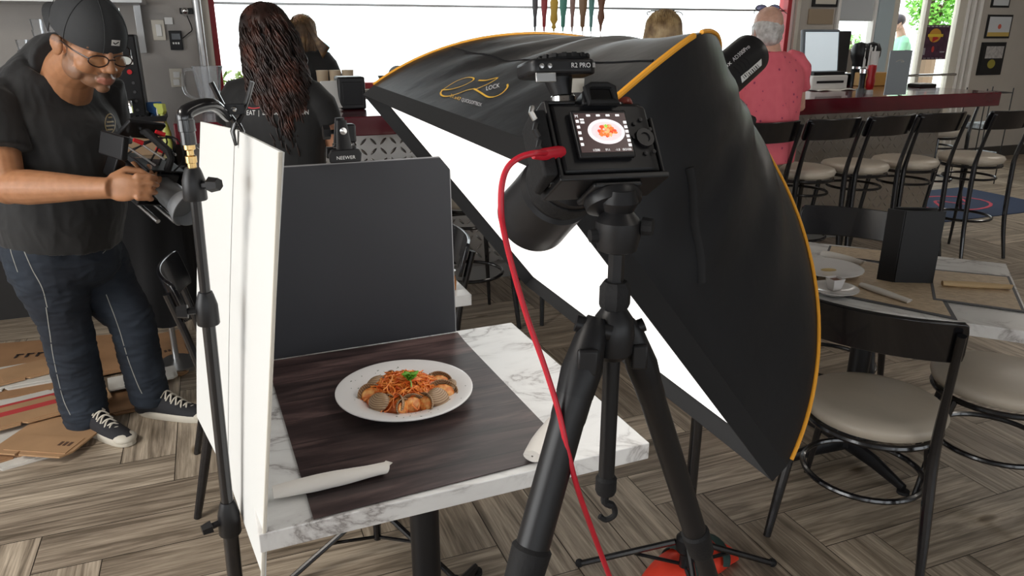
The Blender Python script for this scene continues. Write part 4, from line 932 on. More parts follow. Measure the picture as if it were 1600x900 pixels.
# ---------------------------------------------------------------- flattened boxes on the floor, left
kraft = mat('kraft_board', (.36, .2, .1), .8, vary=.12, vscale=6); kraft2 = mat('light_kraft', (.42, .25, .13), .8, vary=.1, vscale=6); whb = mat('white_board', (.62, .6, .56), .7, vary=.08, vscale=9)
flute = mat('board_cut_edge', (.3, .17, .08), .9)
boxes = [((60, 560), .75, .5, -8, kraft, .0, 'large brown flattened box with dark lettering at the back of the pile'), ((215, 555), .5, .42, 12, kraft, .012, 'brown flattened box behind the far leg of the photographer'), ((265, 577), .22, .18, -20, kraft2, .002, 'brown flap sticking out right of the pile'),
 ((15, 620), .55, .35, 14, whb, .022, 'white flattened box at the left edge of the pile'), ((60, 592), .42, .2, 20, kraft2, .05, 'brown flap lying on the white flattened box'), ((40, 598), .5, .3, 6, whb, .036, 'white flattened carton under the brown flap'), ((75, 610), .4, .2, 3, kraft, .026, 'brown and red printed flattened carton in the middle of the pile'),
 ((60, 640), .5, .22, 16, whb, .03, 'white flattened carton with red print'), ((65, 655), .55, .22, 17, kraft2, .045, 'tan flattened box over the white carton with red print'), ((50, 680), .5, .16, 20, whb, .018, 'white and blue flattened carton under the tan box'), ((50, 700), .5, .14, 20, kraft, .008, 'dark brown flattened box low in the pile'),
 ((20, 712), .42, .22, 16, whb, .0, 'white flattened carton at the front left of the pile'), ((85, 693), .33, .30, -28, kraft2, .03, 'tan flattened box nearest the photographer shoe'), ((190, 630), .35, .25, 10, kraft, .0, 'brown flattened box between the photographer shoes'), ((225, 600), .3, .15, 8, whb, .028, 'white flattened carton behind the shoes')]
for k, ((px, py), a, b, r_, m_, z, lb) in enumerate(boxes):
    p = at(px, py, z=0); rr = random.Random(k); hw, hh = a/2, b/2
    poly = [(-hw, -hh), (-hw*.3, -hh), (-hw*.28, -hh*.8), (-hw*.2, -hh), (hw*.85, -hh), (hw, -hh*.7), (hw, hh), (hw*.3, hh), (hw*.28, hh*.85), (hw*.22, hh), (-hw, hh)]
    t = thing('flattened_box', lb, 'cardboard', p + V((0, 0, z+.001)), radians(21.5+r_*1.0), 'flattened boxes piled on the floor')
    obj('sheet', MB().prism(poly, 0, .007), m_, t, smooth=0); obj('flap', MB().box((hw*.1, -hh*.45, .0085), (a*.8, b*.4, .003), Matrix.Rotation(rr.uniform(-.03, .03), 3, 'Z')), m_, t, smooth=0)
    pr = MB()
    if 'lettering' in lb:
        for q_ in range(4): pr.box((-.1+.05*q_, .05, .0105), (.035, .012, .001)); pr.box((-.11+.05*q_, .03, .0105), (.012, .05, .001))
        obj('lettering', pr, mat('box_ink', (.03, .02, .02), .8), t, smooth=0)
    elif 'red' in lb: pr.box((0, hh*.3, .0075), (a*.6, b*.2, .001)); obj('print', pr, mat('box_red', (.5, .05, .05), .7), t, smooth=0)
    elif m_ is not whb: [pr.box((hw*.5+.02*q_, -hh*.4, .0105), (.012, .03, .001)) for q_ in range(3)]; obj('print', pr, mat('box_ink', (.1, .05, .03), .8), t, smooth=0)
# black jacket on a low trolley behind the photographer
jk = thing('draped_jacket', 'black jacket hanging down behind the photographer', 'jacket', RW(hv(250, 400, 3.9)[0], 3.9, 0), TH)
P = []
for i in range(14):
    z = 1.0 - i/13*.76; row = []
    for k in range(40):
        a = 2*pi*k/40; r = 1+.1*sin(a*7+i*.2)*(.3+i/13); wd = .17+.03*i/13; row.append((wd*r*cos(a), .09*r*sin(a), z + (.02*sin(a*5) if i == 13 else 0)))
    row.append(row[0]); P.append(row)
top_ = [[(0, 0, 1.01)]*41]
obj('cloth', MB().grid(top_+P, .004), mat('jacket_cloth', (.006, .006, .007), .85, bump=.4, bscale=20), jk, smooth=70)
obj('stand_post', MB().cyl((0, 0, .02), (0, 0, 1.0), .015), M['steel'], jk); obj('stand_base', MB().lathe([(0, 0), (.16, 0), (.16, .02), (0, .025)]), M['steel'], jk)

# ---------------------------------------------------------------- right table setting
paper = mat('menu_paper', (.55, .44, .31), .6); darkb = mat('menu_border', (.06, .06, .07), .5)
def print_mat(name, base, ink, sc):
    m, nt, p = nodes(name); L = nt.links.new; tcn = N(nt, 'ShaderNodeTexCoord'); mp = N(nt, 'ShaderNodeMapping'); mp.inputs['Scale'].default_value = (sc*.6, sc*2.2, 1); L(tcn.outputs['Object'], mp.inputs[0])
    nz = N(nt, 'ShaderNodeTexNoise', i_Scale=1.4, i_Detail=2); L(mp.outputs[0], nz.inputs['Vector']); sp = N(nt, 'ShaderNodeSeparateXYZ'); L(tcn.outputs['Object'], sp.inputs[0])
    w = N(nt, 'ShaderNodeMath', operation='MULTIPLY'); w.inputs[1].default_value = 420; L(sp.outputs[1], w.inputs[0]); s = N(nt, 'ShaderNodeMath', operation='SINE'); L(w.outputs[0], s.inputs[0])
    mu = N(nt, 'ShaderNodeMath', operation='MULTIPLY'); L(ramp(nt, s.outputs[0], [(.5, (0, 0, 0)), (.6, (1, 1, 1))]), mu.inputs[0]); L(ramp(nt, nz.outputs[0], [(.45, (0, 0, 0)), (.55, (1, 1, 1))]), mu.inputs[1])
    mx = N(nt, 'ShaderNodeMix', data_type='RGBA'); L(mu.outputs[0], mx.inputs[0]); mx.inputs[6].default_value = (*base, 1); mx.inputs[7].default_value = (*ink, 1); L(mx.outputs[2], p.inputs['Base Color']); p.inputs['Roughness'].default_value = .5
    return m
M['menu_print'] = print_mat('menu_print', (.60, .47, .32), (.3, .2, .12), 40)
def mat_quad(label, px, z=.752):
    c = [at(x, y, z=z) for x, y in px]; o = sum(c, V())/4; t = thing('paper_menu', label, 'menu', o, A2); R = Matrix.Rotation(-A2, 3, 'Z')
    q = [R @ (p-o) for p in c]; q = [(p.x, p.y) for p in q]
    obj('border', MB().prism(q, -.001, .001), darkb, t, smooth=0); q2 = [(x*.93, y*.92) for x, y in q]; obj('printed_sheet', MB().prism(q2, .001, .0016), M['menu_print'], t, smooth=0)
    return t
mat_quad('printed paper menu under the plate on the right table', [(1262, 452), (1292, 396), (1452, 424), (1496, 500)])
mat_quad('printed paper menu with a tan napkin on it, right end of the table', [(1450, 420), (1577, 432), (1602, 488), (1458, 468)], .754)
mat_quad('pale paper menu on the far edge of the right table', [(1296, 384), (1400, 393), (1398, 412), (1290, 398)], .754)
napkin_roll(at(1472, 446, z=.757), at(1578, 452, z=.757), .012, 'tan paper napkin roll lying on the right paper menu', mat('tan_napkin', (.6, .43, .24), .8), seed=7)
napkin_roll(at(1345, 448, z=.755), at(1420, 474, z=.755), .011, 'crumpled white napkin roll in front of the black menu book', seed=9)
napkin_roll(at(1285, 400, z=.755), at(1346, 415, z=.755), .016, 'crumpled white napkin behind the plate on the right table', seed=12)
t = thing('menu_book', 'black menu book standing half open on the right table', 'menu', at(1405, 440, z=.752), A2+.1)
H_ = .265
for (x0, y0, x1, y1) in ((-.075, .0, -.02, -.02), (-.02, -.02, .11, .02), (-.055, .03, .09, .07)):
    d_ = V((x1-x0, y1-y0, 0)); obj('cover', MB().box(((x0+x1)/2, (y0+y1)/2, H_/2), (d_.length, .006, H_), Matrix.Rotation(atan2(d_.y, d_.x), 3, 'Z')), M['satin_black'], t, bevel=.002)
for k in range(3): obj('page', MB().box((.01, .012+.012*k, H_/2+.0), (.13, .002, H_-.02), Matrix.Rotation(.3-.0*k, 3, 'Z')), M['cream'], t)
for px, lb, s in (((1290, 425), 'used white dinner plate with scraps on the right table', 1.0), ((1302, 458), 'white saucer under the gravy cup on the right table', .62)):
    p = at(*px, z=.756); t = thing('white_plate', lb, 'plate', p); obj('dish', MB().lathe([(0, 0), (.07*s, 0), (.09*s, .008), (.13*s, .018), (.131*s, .021), (.125*s, .021), (.085*s, .011), (0, .006)], n=48), M['porcelain'], t, smooth=50)
    if s == 1: obj('food_scraps', MB().ell((.01, 0, .008), (.03, .015, .006), 12), mat('scraps', (.6, .45, .2), .7), t)
p = at(1303, 452, z=.764); t = thing('sauce_cup', 'small white cup of brown sauce on the saucer', 'cup', p, .3); sq = [(-.035, -.03), (.035, -.03), (.035, .03), (-.035, .03)]
obj('cup', MB().lathe([(0, 0), (.022, 0), (.033, .04), (.035, .042), (.031, .04), (.02, .004), (0, .004)], n=4, R=Matrix.Rotation(pi/4, 3, 'Z')), M['porcelain'], t, bevel=.002, smooth=0); obj('sauce', MB().lathe([(0, .034), (.029, .034), (.028, .030), (0, .03)], n=4, R=Matrix.Rotation(pi/4, 3, 'Z')), mat('brown_sauce', (.22, .08, .03), .3), t, smooth=0)
t = thing('sugar_jar', 'small amber glass jar on the table behind the black board', 'jar', at(703, 452, z=.751)); obj('jar', MB().lathe([(0, 0), (.022, 0), (.024, .03), (.02, .05), (.022, .06), (0, .062)]), mat('amber', (.6, .25, .08), .3), t); obj('lid', MB().lathe([(.023, .055), (.023, .07), (0, .072)]), M['steel'], t)
# ---------------------------------------------------------------- softbox
cr = [V((-.412, 2.125, 1.442)), V((.032, 1.02, 1.425)), V((.487, 1.205, .808)), V((.043, 2.31, .825))]   # A, N, B, F
def px_of(p):
    d = p - V((0, 0, CAMZ)); f = d.dot(V((0, cos(PITCH), -sin(PITCH)))); return (800+FPX*d.x/f, 450-FPX*d.dot(V((0, sin(PITCH), cos(PITCH))))/f)
O_ = sum(cr, V())/4; ex = ((cr[1]-cr[0]) + (cr[2]-cr[3])).normalized(); ey = ((cr[2]-cr[1]) + (cr[3]-cr[0])); ey = (ey - ex*ey.dot(ex)).normalized(); en = ex.cross(ey)
if en.x < 0: en = -en
print('softbox', O_, en, (cr[1]-cr[0]).length, (cr[2]-cr[1]).length)
LD = .04; HS = .58; RING = .05; APEX = O_ + en*HS
fab = mat('softbox_fabric', (.012, .0125, .0145), .36, bump=.6, bscale=9, spec=.3); M['fab'] = fab
fabt = mat('softbox_lip', (.006, .006, .007), .8)
sbx = thing('softbox', 'large black rectangular softbox with orange piping and glowing white front', 'softbox')
def rod(k, t):
    c = cr[k]; d = c - O_
    if k == 1:
        CP_ = [(1, 0), (.975, .2), (.935, .4), (.855, .57), (.67, .72), (.41, .86), (.18, .95), (0, 1)]; q = t*7; i_ = min(6, int(q)); f_ = q-i_
        P4 = [V(CP_[max(0, min(7, i_+j))]) for j in (-1, 0, 1, 2)]; w_ = .5*((2*P4[1]) + (P4[2]-P4[0])*f_ + (2*P4[0]-5*P4[1]+4*P4[2]-P4[3])*f_*f_ + (3*P4[1]-3*P4[2]+P4[3]-P4[0])*f_**3)
        r0 = RING/d.length; return O_ + en*LD + d*(r0 + (1-r0)*w_.x) + en*(HS-LD)*w_.y
    a = t*pi/2; bl = BUL[k]; rr = lerp(1-t, cos(a), bl); hh = lerp(t, sin(a), bl)
    r0 = RING/d.length
    return O_ + en*LD + d*(r0 + (1-r0)*rr) + en*(HS-LD)*hh
BUL = (.86, .88, .66, .72)
ROWS = 40; SEG = 24; P = []
for i in range(ROWS+1):
    t = i/ROWS; row = []
    for k in range(4):
        for s in range(SEG):
            u_ = s/SEG; p = rod(k, t).lerp(rod((k+1) % 4, t), u_)
            ax_p = O_ + en*((p-O_).dot(en)); sag = .07*sin(pi*u_)*sin(pi*min(1, t*1.15+.02))
            p = p + (ax_p-p)*sag
            w = noise.noise(V((k*7 + u_*9, t*2.2, 3)))*.012*sin(pi*u_)*min(1, t*4)*(.4+t) + .017*sin(u_*27+k*2+2*noise.noise(V((t*3, u_*3, k))))*sin(pi*u_)*t*t*(1-t)*4
            p = p + (p-ax_p).normalized()*w; row.append(p)
    row.append(row[0]); P.append(row)
shell = obj('fabric_shell', MB().grid(P), fab, sbx, smooth=60)
def rim(off, sc): return [O_ + (c-O_)*sc + en*off for c in cr]
def edge_loop(cs, n=14): return [cs[k].lerp(cs[(k+1) % 4], s/n) for k in range(4) for s in range(n)]
R0 = edge_loop(rim(LD, 1.0)); R1 = edge_loop(rim(0, 1.002)); R2 = edge_loop(rim(0, .994)); R3 = edge_loop(rim(LD+.005, .988))
P = [r_ + [r_[0]] for r_ in (R0, R1, R2, R3)]
obj('front_lip', MB().grid(P), fabt, sbx, smooth=30)
m_, nt, p = nodes('diffuser_cloth'); p.inputs['Base Color'].default_value = (.8, .8, .78, 1); p.inputs['Emission Color'].default_value = (1, .975, .94, 1); p.inputs['Emission Strength'].default_value = 1.0; p.inputs['Roughness'].default_value = .8
P = []
for i in range(31):
    row = []
    for j in range(21):
        a, b = i/30, j/20; q = (cr[0].lerp(cr[1], a)).lerp(cr[3].lerp(cr[2], a), b); q = O_ + (q-O_)*.985
        q = q + en*(.004 + LD*.8 + .010*sin(pi*a)*sin(pi*b) + .004*noise.noise(V((a*5, b*7+a*6, 1)))*sin(pi*a)*sin(pi*b)); row.append(q)
    P.append(row)
DIFF = obj('diffuser', MB().grid(P), m_, sbx, smooth=60)
def surf(bvh, p, off):
    loc, nrm, i, d = bvh.find_nearest(p); 
    if (p-loc).dot(nrm) < 0: nrm = -nrm
    return loc + nrm*off
bv = BVHTree.FromPolygons([v.co.copy() for v in shell.data.vertices], [tuple(f.vertices) for f in shell.data.polygons])
def outer(p, off):
    loc, nrm, i, d = bv.find_nearest(p); axp = O_ + en*((loc-O_).dot(en)*.7)
    if (loc-axp).dot(nrm) < 0: nrm = -nrm
    return loc + nrm*off
for k, (a, b), lb in ((0, (0.0, .97), 'piping_top'), (2, (0.02, .98), 'piping_bottom'), (1, (.0, .40), 'piping_near'), (1, (.44, .97), 'piping_near'), (3, (0, .95), 'piping_back')):
    pts = []
    for i in range(31):
        p_ = rod(k, lerp(a, b, i/30)); q_ = O_ + en*((p_-O_).dot(en)*.6); pts.append(p_ + (p_-q_).normalized()*.002)
    obj('orange_piping', MB().tube(pts, (.0036 if a > .4 else .0048) if k == 1 else .0042, 8), M['orange'], sbx)
for k, (t, ln) in ():
    q = [outer(rod(1, .97) + (rod(2, .97)-rod(1, .97))*(s*.9) + (rod(1, .985)-rod(1, .97)), .004) for s in (0, .25, .5, .75, 1)]
    obj('orange_piping', MB().tube(spl(q, 4), .006, 8), M['orange'], sbx)
print('RODN', [tuple(round(c) for c in px_of(rod(1, t/10))) for t in range(11)], 'RODB', [tuple(round(c) for c in px_of(rod(2, t/10))) for t in range(11)])
for k in (0,):
    seam = []
    for s in range(25):
        u_ = .02+.96*s/24; p = rod(k, .28).lerp(rod((k+1) % 4, .28), u_); seam.append(outer(p, .001))
    obj('seam', MB().tube(seam, .0011, 6), fab, sbx)
def onfab(x, y, off=.003):
    r = ray(x, y); h_ = bv.ray_cast(V((0, 0, CAMZ)), r.normalized()); n_ = h_[1] if h_[1].dot(r) < 0 else -h_[1]; return h_[0] + n_*off
tie = [onfab(1074+2.1*i+2*math.sin(i), 262+18*i, .004) for i in range(11)]
obj('velcro_strap', MB().tube(tie, [(.0025, .0075)]*11, 8, side=(0, -1, 0)), fabt, sbx)
# texts laid on surfaces
def text_mesh(s, shear=0, ext=0):
    cu = bpy.data.curves.new('t', 'FONT'); cu.body = s; cu.size = 1; cu.shear = shear; cu.resolution_u = 4
    o = bpy.data.objects.new('t', cu); COL.objects.link(o); dg = bpy.context.evaluated_depsgraph_get()
    me = bpy.data.meshes.new_from_object(o.evaluated_get(dg)); bpy.data.objects.remove(o); return me
def decal(name, s, px0, px1, hpx, bvh, m, parent, off=.0008, shear=0, inv=None, hyp=None):
    """lettering from pixel px0 to px1, height hpx, laid on the surface that bvh describes"""
    me = text_mesh(s, shear); xs = [v.co.x for v in me.vertices]; w = max(xs) - min(xs); x0 = min(xs)
    d = V((px1[0]-px0[0], px1[1]-px0[1])); L_ = d.length; d.normalize(); nrm = V((d.y, -d.x)); k = L_/w; ky = hpx/.7
    b = bmesh.new(); b.from_mesh(me); bmesh.ops.triangulate(b, faces=b.faces)
    bmesh.ops.subdivide_edges(b, edges=[e for e in b.edges if e.calc_length() > .4], cuts=1)
    inv_ = inv or Matrix.Identity(4); ok = True
    for v in b.verts:
        q = V(px0) + d*((v.co.x-x0)*k) + nrm*(v.co.y*ky); r = ray(q.x, q.y); hit = bvh.ray_cast(V((0, 0, CAMZ)), r.normalized())
        if hit[0] is None: ok = False; hit = bvh.find_nearest(V((0, 0, CAMZ))+r)
        nn = hit[1] if hit[1].dot(r) < 0 else -hit[1]; v.co = inv_ @ (hit[0] + nn*off)
    b.to_mesh(me); b.free(); o = obj(name, me, m, parent, smooth=0); return o
def stroke(name, pxs, rpx, bvh, m, parent, off=.0008, inv=None, closed=False, n=6):
    P = spl([(x, y, 0) for x, y in pxs], n, closed); mb = MB(); inv_ = inv or Matrix.Identity(4); W_ = []
    for p in P:
        r = ray(p.x, p.y); hit = bvh.ray_cast(V((0, 0, CAMZ)), r.normalized()); nn = hit[1] if hit[1].dot(r) < 0 else -hit[1]; W_.append((hit[0]+nn*off, nn, (hit[0]-V((0, 0, CAMZ))).length))
    L1, L2 = [], []
    for i, (p, nn, d) in enumerate(W_):
        a = W_[max(0, i-1)][0]; b = W_[min(len(W_)-1, i+1)][0]
        if closed: a = W_[(i-1) % len(W_)][0]; b = W_[(i+1) % len(W_)][0]
        s = (b-a).cross(nn).normalized()*(rpx*(1 if not isinstance(rpx, list) else 1))*d/FPX
        L1.append(inv_ @ (p+s)); L2.append(inv_ @ (p-s))
    if closed: L1.append(L1[0]); L2.append(L2[0])
    return obj(name, MB().grid([L1, L2]), m, parent, smooth=0)
ylw = mat('logo_yellow', (.85, .5, .04), .5); lw = mat('logo_white', (.7, .7, .72), .5)
stroke('logo', [(690, 141), (704, 140), (722, 135), (738, 127), (740, 122.5), (731, 121.5), (716, 126), (702, 134), (690, 143), (690, 149), (698, 151), (712, 148), (728, 142), (741, 139)], 1.4, bv, ylw, sbx)
stroke('logo', [(741, 139), (751, 145), (763, 152), (775, 151), (786, 145), (793, 137), (793, 132)], 1.6, bv, ylw, sbx)
stroke('logo', [(748, 126), (760, 126), (778, 122), (762, 132), (741, 141)], 1.7, bv, ylw, sbx, n=3)
decal('logo_lettering', 'LOCK', (760, 142), (782, 136.5), 6.5, bv, lw, sbx, shear=.3)
decal('logo_lettering', '31.x47', (703, 152), (719, 158), 5.5, bv, ylw, sbx); decal('logo_lettering', 'QUICKSOFTBOX', (721, 158.5), (752, 167), 5.5, bv, lw, sbx)
g0 = obj('lettering', text_mesh('NEEWER'), M['white_text'], CLAMP, smooth=0); g0.location = (-.024, -.0386, -.011); g0.rotation_euler = (pi/2, 0, 0); g0.scale = (.0125, .0125, .0125)
# ---------------------------------------------------------------- flash head, bracket and stand
hx = (en + V((-.02, 0, -.14))).normalized()
fl = thing('studio_flash', 'black cylindrical studio flash head with godox lettering on the back of the softbox', 'flash')
h0 = at(1098, 150, d=1.78); h1 = at(1174, 83, d=1.89); hx = (h1-h0).normalized(); LH = (h1-h0).length
prof = [(.04, .0), (.05, .0), (.052, .01), (.052, LH-.03), (.0515, LH-.008), (.045, LH), (0, LH)]
Rh = axes(hx.cross(V((0, 0, 1))), hx)
Rh = Matrix((hx.cross(V((0, 0, 1))).normalized(), -(hx.cross(V((0, 0, 1))).normalized().cross(hx)), hx)).transposed()
hb_ = MB().lathe(prof, c=h0, n=48, R=Rh); body = obj('housing', hb_, M['satin_black'], fl, smooth=40)
obj('speed_ring', MB().lathe([(.05, -.02), (.08, -.02), (.082, -.005), (.08, .012), (.055, .02)], c=h0, n=40, R=Rh), M['black_plastic'], sbx)
hbv = BVHTree.FromPolygons([V(v) for v in hb_.v], hb_.f)
def hh_(s): return h0 + hx*s
pa = (h0 + hx*.10); 
def px_of(p):
    d = p - V((0, 0, CAMZ)); f = d.dot(V((0, cos(PITCH), -sin(PITCH)))); return (800+FPX*d.x/f, 450-FPX*d.dot(V((0, sin(PITCH), cos(PITCH))))/f)
q0 = px_of(h0+hx*.07); q1 = px_of(h0+hx*.21); print('HEAD', q0, q1, px_of(h0), px_of(h0+hx*LH), 'APEX', px_of(APEX))
dd = V((q1[0]-q0[0], q1[1]-q0[1])).normalized(); nn2 = V((dd.y, -dd.x)); up_ = nn2*13
A_ = V(q0)+up_*.6
decal('lettering', 'Godox', tuple(A_), tuple(A_+dd*36), 7, hbv, M['white_text'], fl); decal('lettering', 'AD300Pro', tuple(A_+dd*40), tuple(A_+dd*74), 6, hbv, lw, fl)
B_ = V(q0)-up_*1.6+dd*30
stroke('barcode_label', [tuple(B_), tuple(B_+dd*20), tuple(B_+dd*42)], 5, hbv, M['white_plastic'], fl, off=.0006, n=4)
for k in range(9): c_ = B_+dd*(5+3.6*k); stroke('barcode', [tuple(c_+nn2*3.4), tuple(c_), tuple(c_-nn2*3.4)], .5+.4*(k % 2), hbv, M['black_plastic'], fl, off=.0011, n=2)
for k in range(4): c_ = V(q0)+dd*(34+7*k)-up_*.35; stroke('vent', [tuple(c_+nn2*7), tuple(c_+dd*2), tuple(c_-nn2*7)], 1.2, hbv, fabt, fl, off=.0006, n=3)
obj('rear_panel', MB().lathe([(0, LH), (.036, LH), (.036, LH+.003), (0, LH+.003)], c=h0, n=32, R=Rh), M['black_plastic'], fl)
obj('rear_dial', MB().lathe([(0, LH+.003), (.012, LH+.003), (.011, LH+.014), (0, LH+.015)], c=h0+Rh @ V((.014, 0, 0)), n=20, R=Rh), M['satin_black'], fl)
ss = thing('light_stand', 'black light stand carrying the softbox, its pole showing under the softbox edge', 'stand')
bp_ = h0 + hx*.03; sx, sy = bp_.x+.045, bp_.y+.01; zt_ = bp_.z-.12
obj('bracket', MB().tube([bp_+V((.02, 0, -.05)), V((sx, sy, zt_+.05)), V((sx, sy, zt_))], [.022, .024, .017], 14), M['black_plastic'], ss)
for dz, s_ in ((.045, .02), (-.015, .016)):
    c_ = V((sx+.05, sy-.01, zt_+dz)); obj('knob', MB().tube([V((sx, sy, zt_+dz)), c_, c_+V((.001, 0, 0)), c_+V((.02, 0, -.004))], [.008, .008, s_, s_*.8], 8), M['black_plastic'], ss)
obj('upper_pole', MB().cyl((sx, sy, .62), (sx, sy, zt_+.01), .0125), M['black_metal'], ss); obj('lower_pole', MB().cyl((sx, sy, .08), (sx, sy, .62), .0165), M['black_metal'], ss)
cl = obj('collar', MB().lathe([(.022, 0), (.026, .01), (.026, .05), (.018, .06)], c=(sx, sy, .60)), M['satin_black'], ss); obj('knob', MB().tube([(sx, sy, .63), (sx-.035, sy-.02, .635), (sx-.036, sy-.021, .635), (sx-.055, sy-.03, .638)], [.006, .006, .015, .012], 6), M['black_plastic'], cl)
obj('hub', MB().lathe([(.022, 0), (.03, .01), (.03, .05), (.022, .06)], c=(sx, sy, .13)), M['satin_black'], ss)
for a in (-1.57, .3, 2.85):
    f = obj('leg', MB().tube([(sx+.03*cos(a), sy+.03*sin(a), .16), (sx+.32*cos(a), sy+.32*sin(a), .012)], .010, 8), M['black_metal'], ss); obj('rubber_foot', MB().ell((sx+.32*cos(a), sy+.32*sin(a), .014), .014, 10), M['black_rubber'], f)
    obj('brace', MB().tube([(sx+.015*cos(a), sy+.015*sin(a), .085), (sx+.15*cos(a), sy+.15*sin(a), .09)], .006, 6), M['black_metal'], ss)

# ---------------------------------------------------------------- tripod
HUB = at(958, 520, d=.82); tx, ty, tz = HUB
tr = thing('camera_tripod', 'black camera tripod in the foreground with its centre column and hook', 'tripod', (tx, ty, 0))
def tl(p): return V(p) - V((tx, ty, 0))
top = at(958, 352, Y=ty); obj('centre_column', MB().tube([(0, 0, tz-.20), (0, 0, tz+.02)], .0095, 16), M['satin_black'], tr)
obj('centre_column', MB().tube([(0, 0, tz-.02), (0, 0, top.z+.0)], .0088, 6), M['satin_black'], tr)
hk = obj('column_end', MB().lathe([(.011, 0), (.0125, .004), (.0125, .02), (.0095, .024)], c=(0, 0, tz-.205)), M['black_rubber'], tr)
obj('hook', MB().tube(spl([(0, 0, tz-.205), (0, 0, tz-.218), (.010, 0, tz-.224), (.012, 0, tz-.236), (.002, 0, tz-.243), (-.006, 0, tz-.238)], 4), [.005]*8+[.0035]*13, 8), M['black_rubber'], hk)
obj('hub', MB().lathe([(.013, -.03), (.022, -.022), (.024, .0), (.021, .018), (.013, .03)], c=(0, 0, tz), n=20), M['satin_black'], tr)
obj('column_lock', MB().lathe([(.0155, .0), (.017, .004), (.017, .024), (.013, .03)], c=(0, 0, tz+.03), n=8), M['black_rubber'], tr)
def leg(S, J, r, foot_name='leg', gap=.34):
    S, J = tl(S), tl(J); d = (J-S).normalized(); L_ = (J-S).length
    lg = obj('leg', MB().tube([S+d*.035, S+d*.04, S+d*.10, S+d*.105, J], [r*.85, r*1.12, r*1.05, r, r], 20), M['satin_black'], tr)
    obj('leg_shoulder', MB().tube([S-d*.012, S+d*.0, S+d*.05, S+d*.075], [r*.5, r*.85, r*1.2, r*1.1], 14), M['black_plastic'], lg)
    side = d.cross(V((0, -1, .3))).normalized(); obj('pivot', MB().cyl(S-side*r*1.05, S+side*r*1.05, r*.5), M['black_plastic'], lg)
    obj('angle_latch', MB().box(S+d*.03+V((0, -r*1.1, .0)), (r*1.2, .008, .03)), M['satin_black'], lg, bevel=.003)
    obj('twist_lock', MB().tube([J-d*.012, J-d*.008, J+d*.03, J+d*.034], [r*1.02, r*1.2, r*1.12, r*.95], 20), M['black_rubber'], lg)
    zt2 = .012; s = (S.z - zt2)/-d.z; F = S + d*s; rr = r; q = J; k = 0; segs = [(J+d*.03), (J+d*.03)+(F-J)*.45, F]
    l2 = obj('lower_section', MB().tube([segs[0], segs[1]], r*.82, 16), M['satin_black'], lg); obj('lower_section', MB().tube([segs[1], F], r*.66, 16), M['satin_black'], lg)
    obj('twist_lock', MB().tube([segs[1]-d*.02, segs[1]+d*.02], r*.95, 16), M['black_rubber'], lg); obj('rubber_foot', MB().ell(F+V((0, 0, .006)), (r*.8, r*.8, .018), 14), M['black_rubber'], lg)
    return lg
LJ = at(828, 868, d=.80); RJ = at(1088, 838, d=1.0)
leg(at(927, 512, d=.80), LJ, .0185); leg(at(985, 515, d=.83), RJ, .0155)
leg(at(938, 524, d=.86), at(868, 740, d=1.06), .0145)
# ball head
BH = obj('ball_head', MB().lathe([(.010, 0), (.021, .004), (.024, .02), (.024, .035), (.015, .045), (.020, .055), (.016, .068)], c=(0, 0, top.z-.03), n=24), M['satin_black'], tr)
obj('tension_knob', MB().tube([(.018, 0, top.z), (.024, -.004, top.z), (.0245, -.004, top.z), (.035, -.008, top.z)], [.005, .005, .010, .009], 10), M['black_rubber'], BH)
obj('pan_knob', MB().tube([(-.018, 0, top.z-.01), (-.022, -.004, top.z-.01), (-.0225, -.004, top.z-.01), (-.030, -.006, top.z-.01)], [.004, .004, .008, .007], 10), M['black_rubber'], BH)

# ---------------------------------------------------------------- camera on the tripod
cf = V((-.30, .74, -.55)).normalized(); cR = axes(cf, (0.03, 0, 1)); CC = at(934, 230, d=.80)
dc = thing('camera', 'black mirrorless camera in a cage, its screen showing the pasta plate', 'camera', CC, cR.to_euler())
KS = .87; dc.scale = (KS, KS, KS)
dc_ = dc; BODY = M['black_plastic']
obj('body', MB().prism([(-.066, -.028), (.05, -.028), (.066, -.022), (.068, .018), (.05, .04), (.03, .03), (-.06, .03), (-.068, .02)], -.046, .044), BODY, dc, bevel=.004)
cg = MB(); 
cg.bx(-.074, -.068, -.03, .032, -.054, .048); cg.bx(-.074, .072, -.03, .03, -.056, -.048); cg.bx(.069, .074, -.02, .034, -.054, .03)
cg.bx(-.074, -.03, -.026, .026, .045, .050); cg.bx(.03, .062, -.02, .022, .045, .049)
obj('cage', cg, M['satin_black'], dc, bevel=.002)
rl = MB()
for k in range(5): rl.lathe([(.0025, 0), (.005, 0), (.005, .0015), (.0025, .0015)], c=(-.0745, -.0+.0*k, -.045+.021*k), n=14, R=Matrix.Rotation(-pi/2, 3, 'Y'))
obj('cage_holes', rl, M['steel'], dc)
obj('cage_grip', MB().prism([(-.094, -.03), (-.076, -.034), (-.076, .03), (-.088, .02)], -.05, .035), M['black_rubber'], dc, bevel=.004)
for z in (.028, .006, -.016): obj('cage_lug', MB().tube([(-.092, -.034, z-.008), (-.096, -.036, z), (-.092, -.034, z+.008)], .0035, 8), M['steel'] if z > .02 else M['satin_black'], dc)
sm = obj('screen_frame', MB().bx(-.046, .028, -.036, -.029, -.031, .031), BODY, dc, bevel=.002)
def emis(name, c, e=1.0): return mat(name, c, .25, emit=e)
sd = emis('lcd_dark', (.045, .026, .026), .8); scx, scz, sw, sh_ = -.009, .001, .034, .0255
obj('display', MB().bx(scx-sw, scx+sw, -.0366, -.036, scz-sh_, scz+sh_), sd, dc, smooth=0)
def disp(pts, c, y, name='display_image', e=1.0, m=None): return obj(name, MB().prism(pts, 0, .0002, Matrix.Translation((0, y, 0)) @ Matrix.Rotation(pi/2, 4, 'X')), m or emis('lcd', c, e), dc, smooth=0)
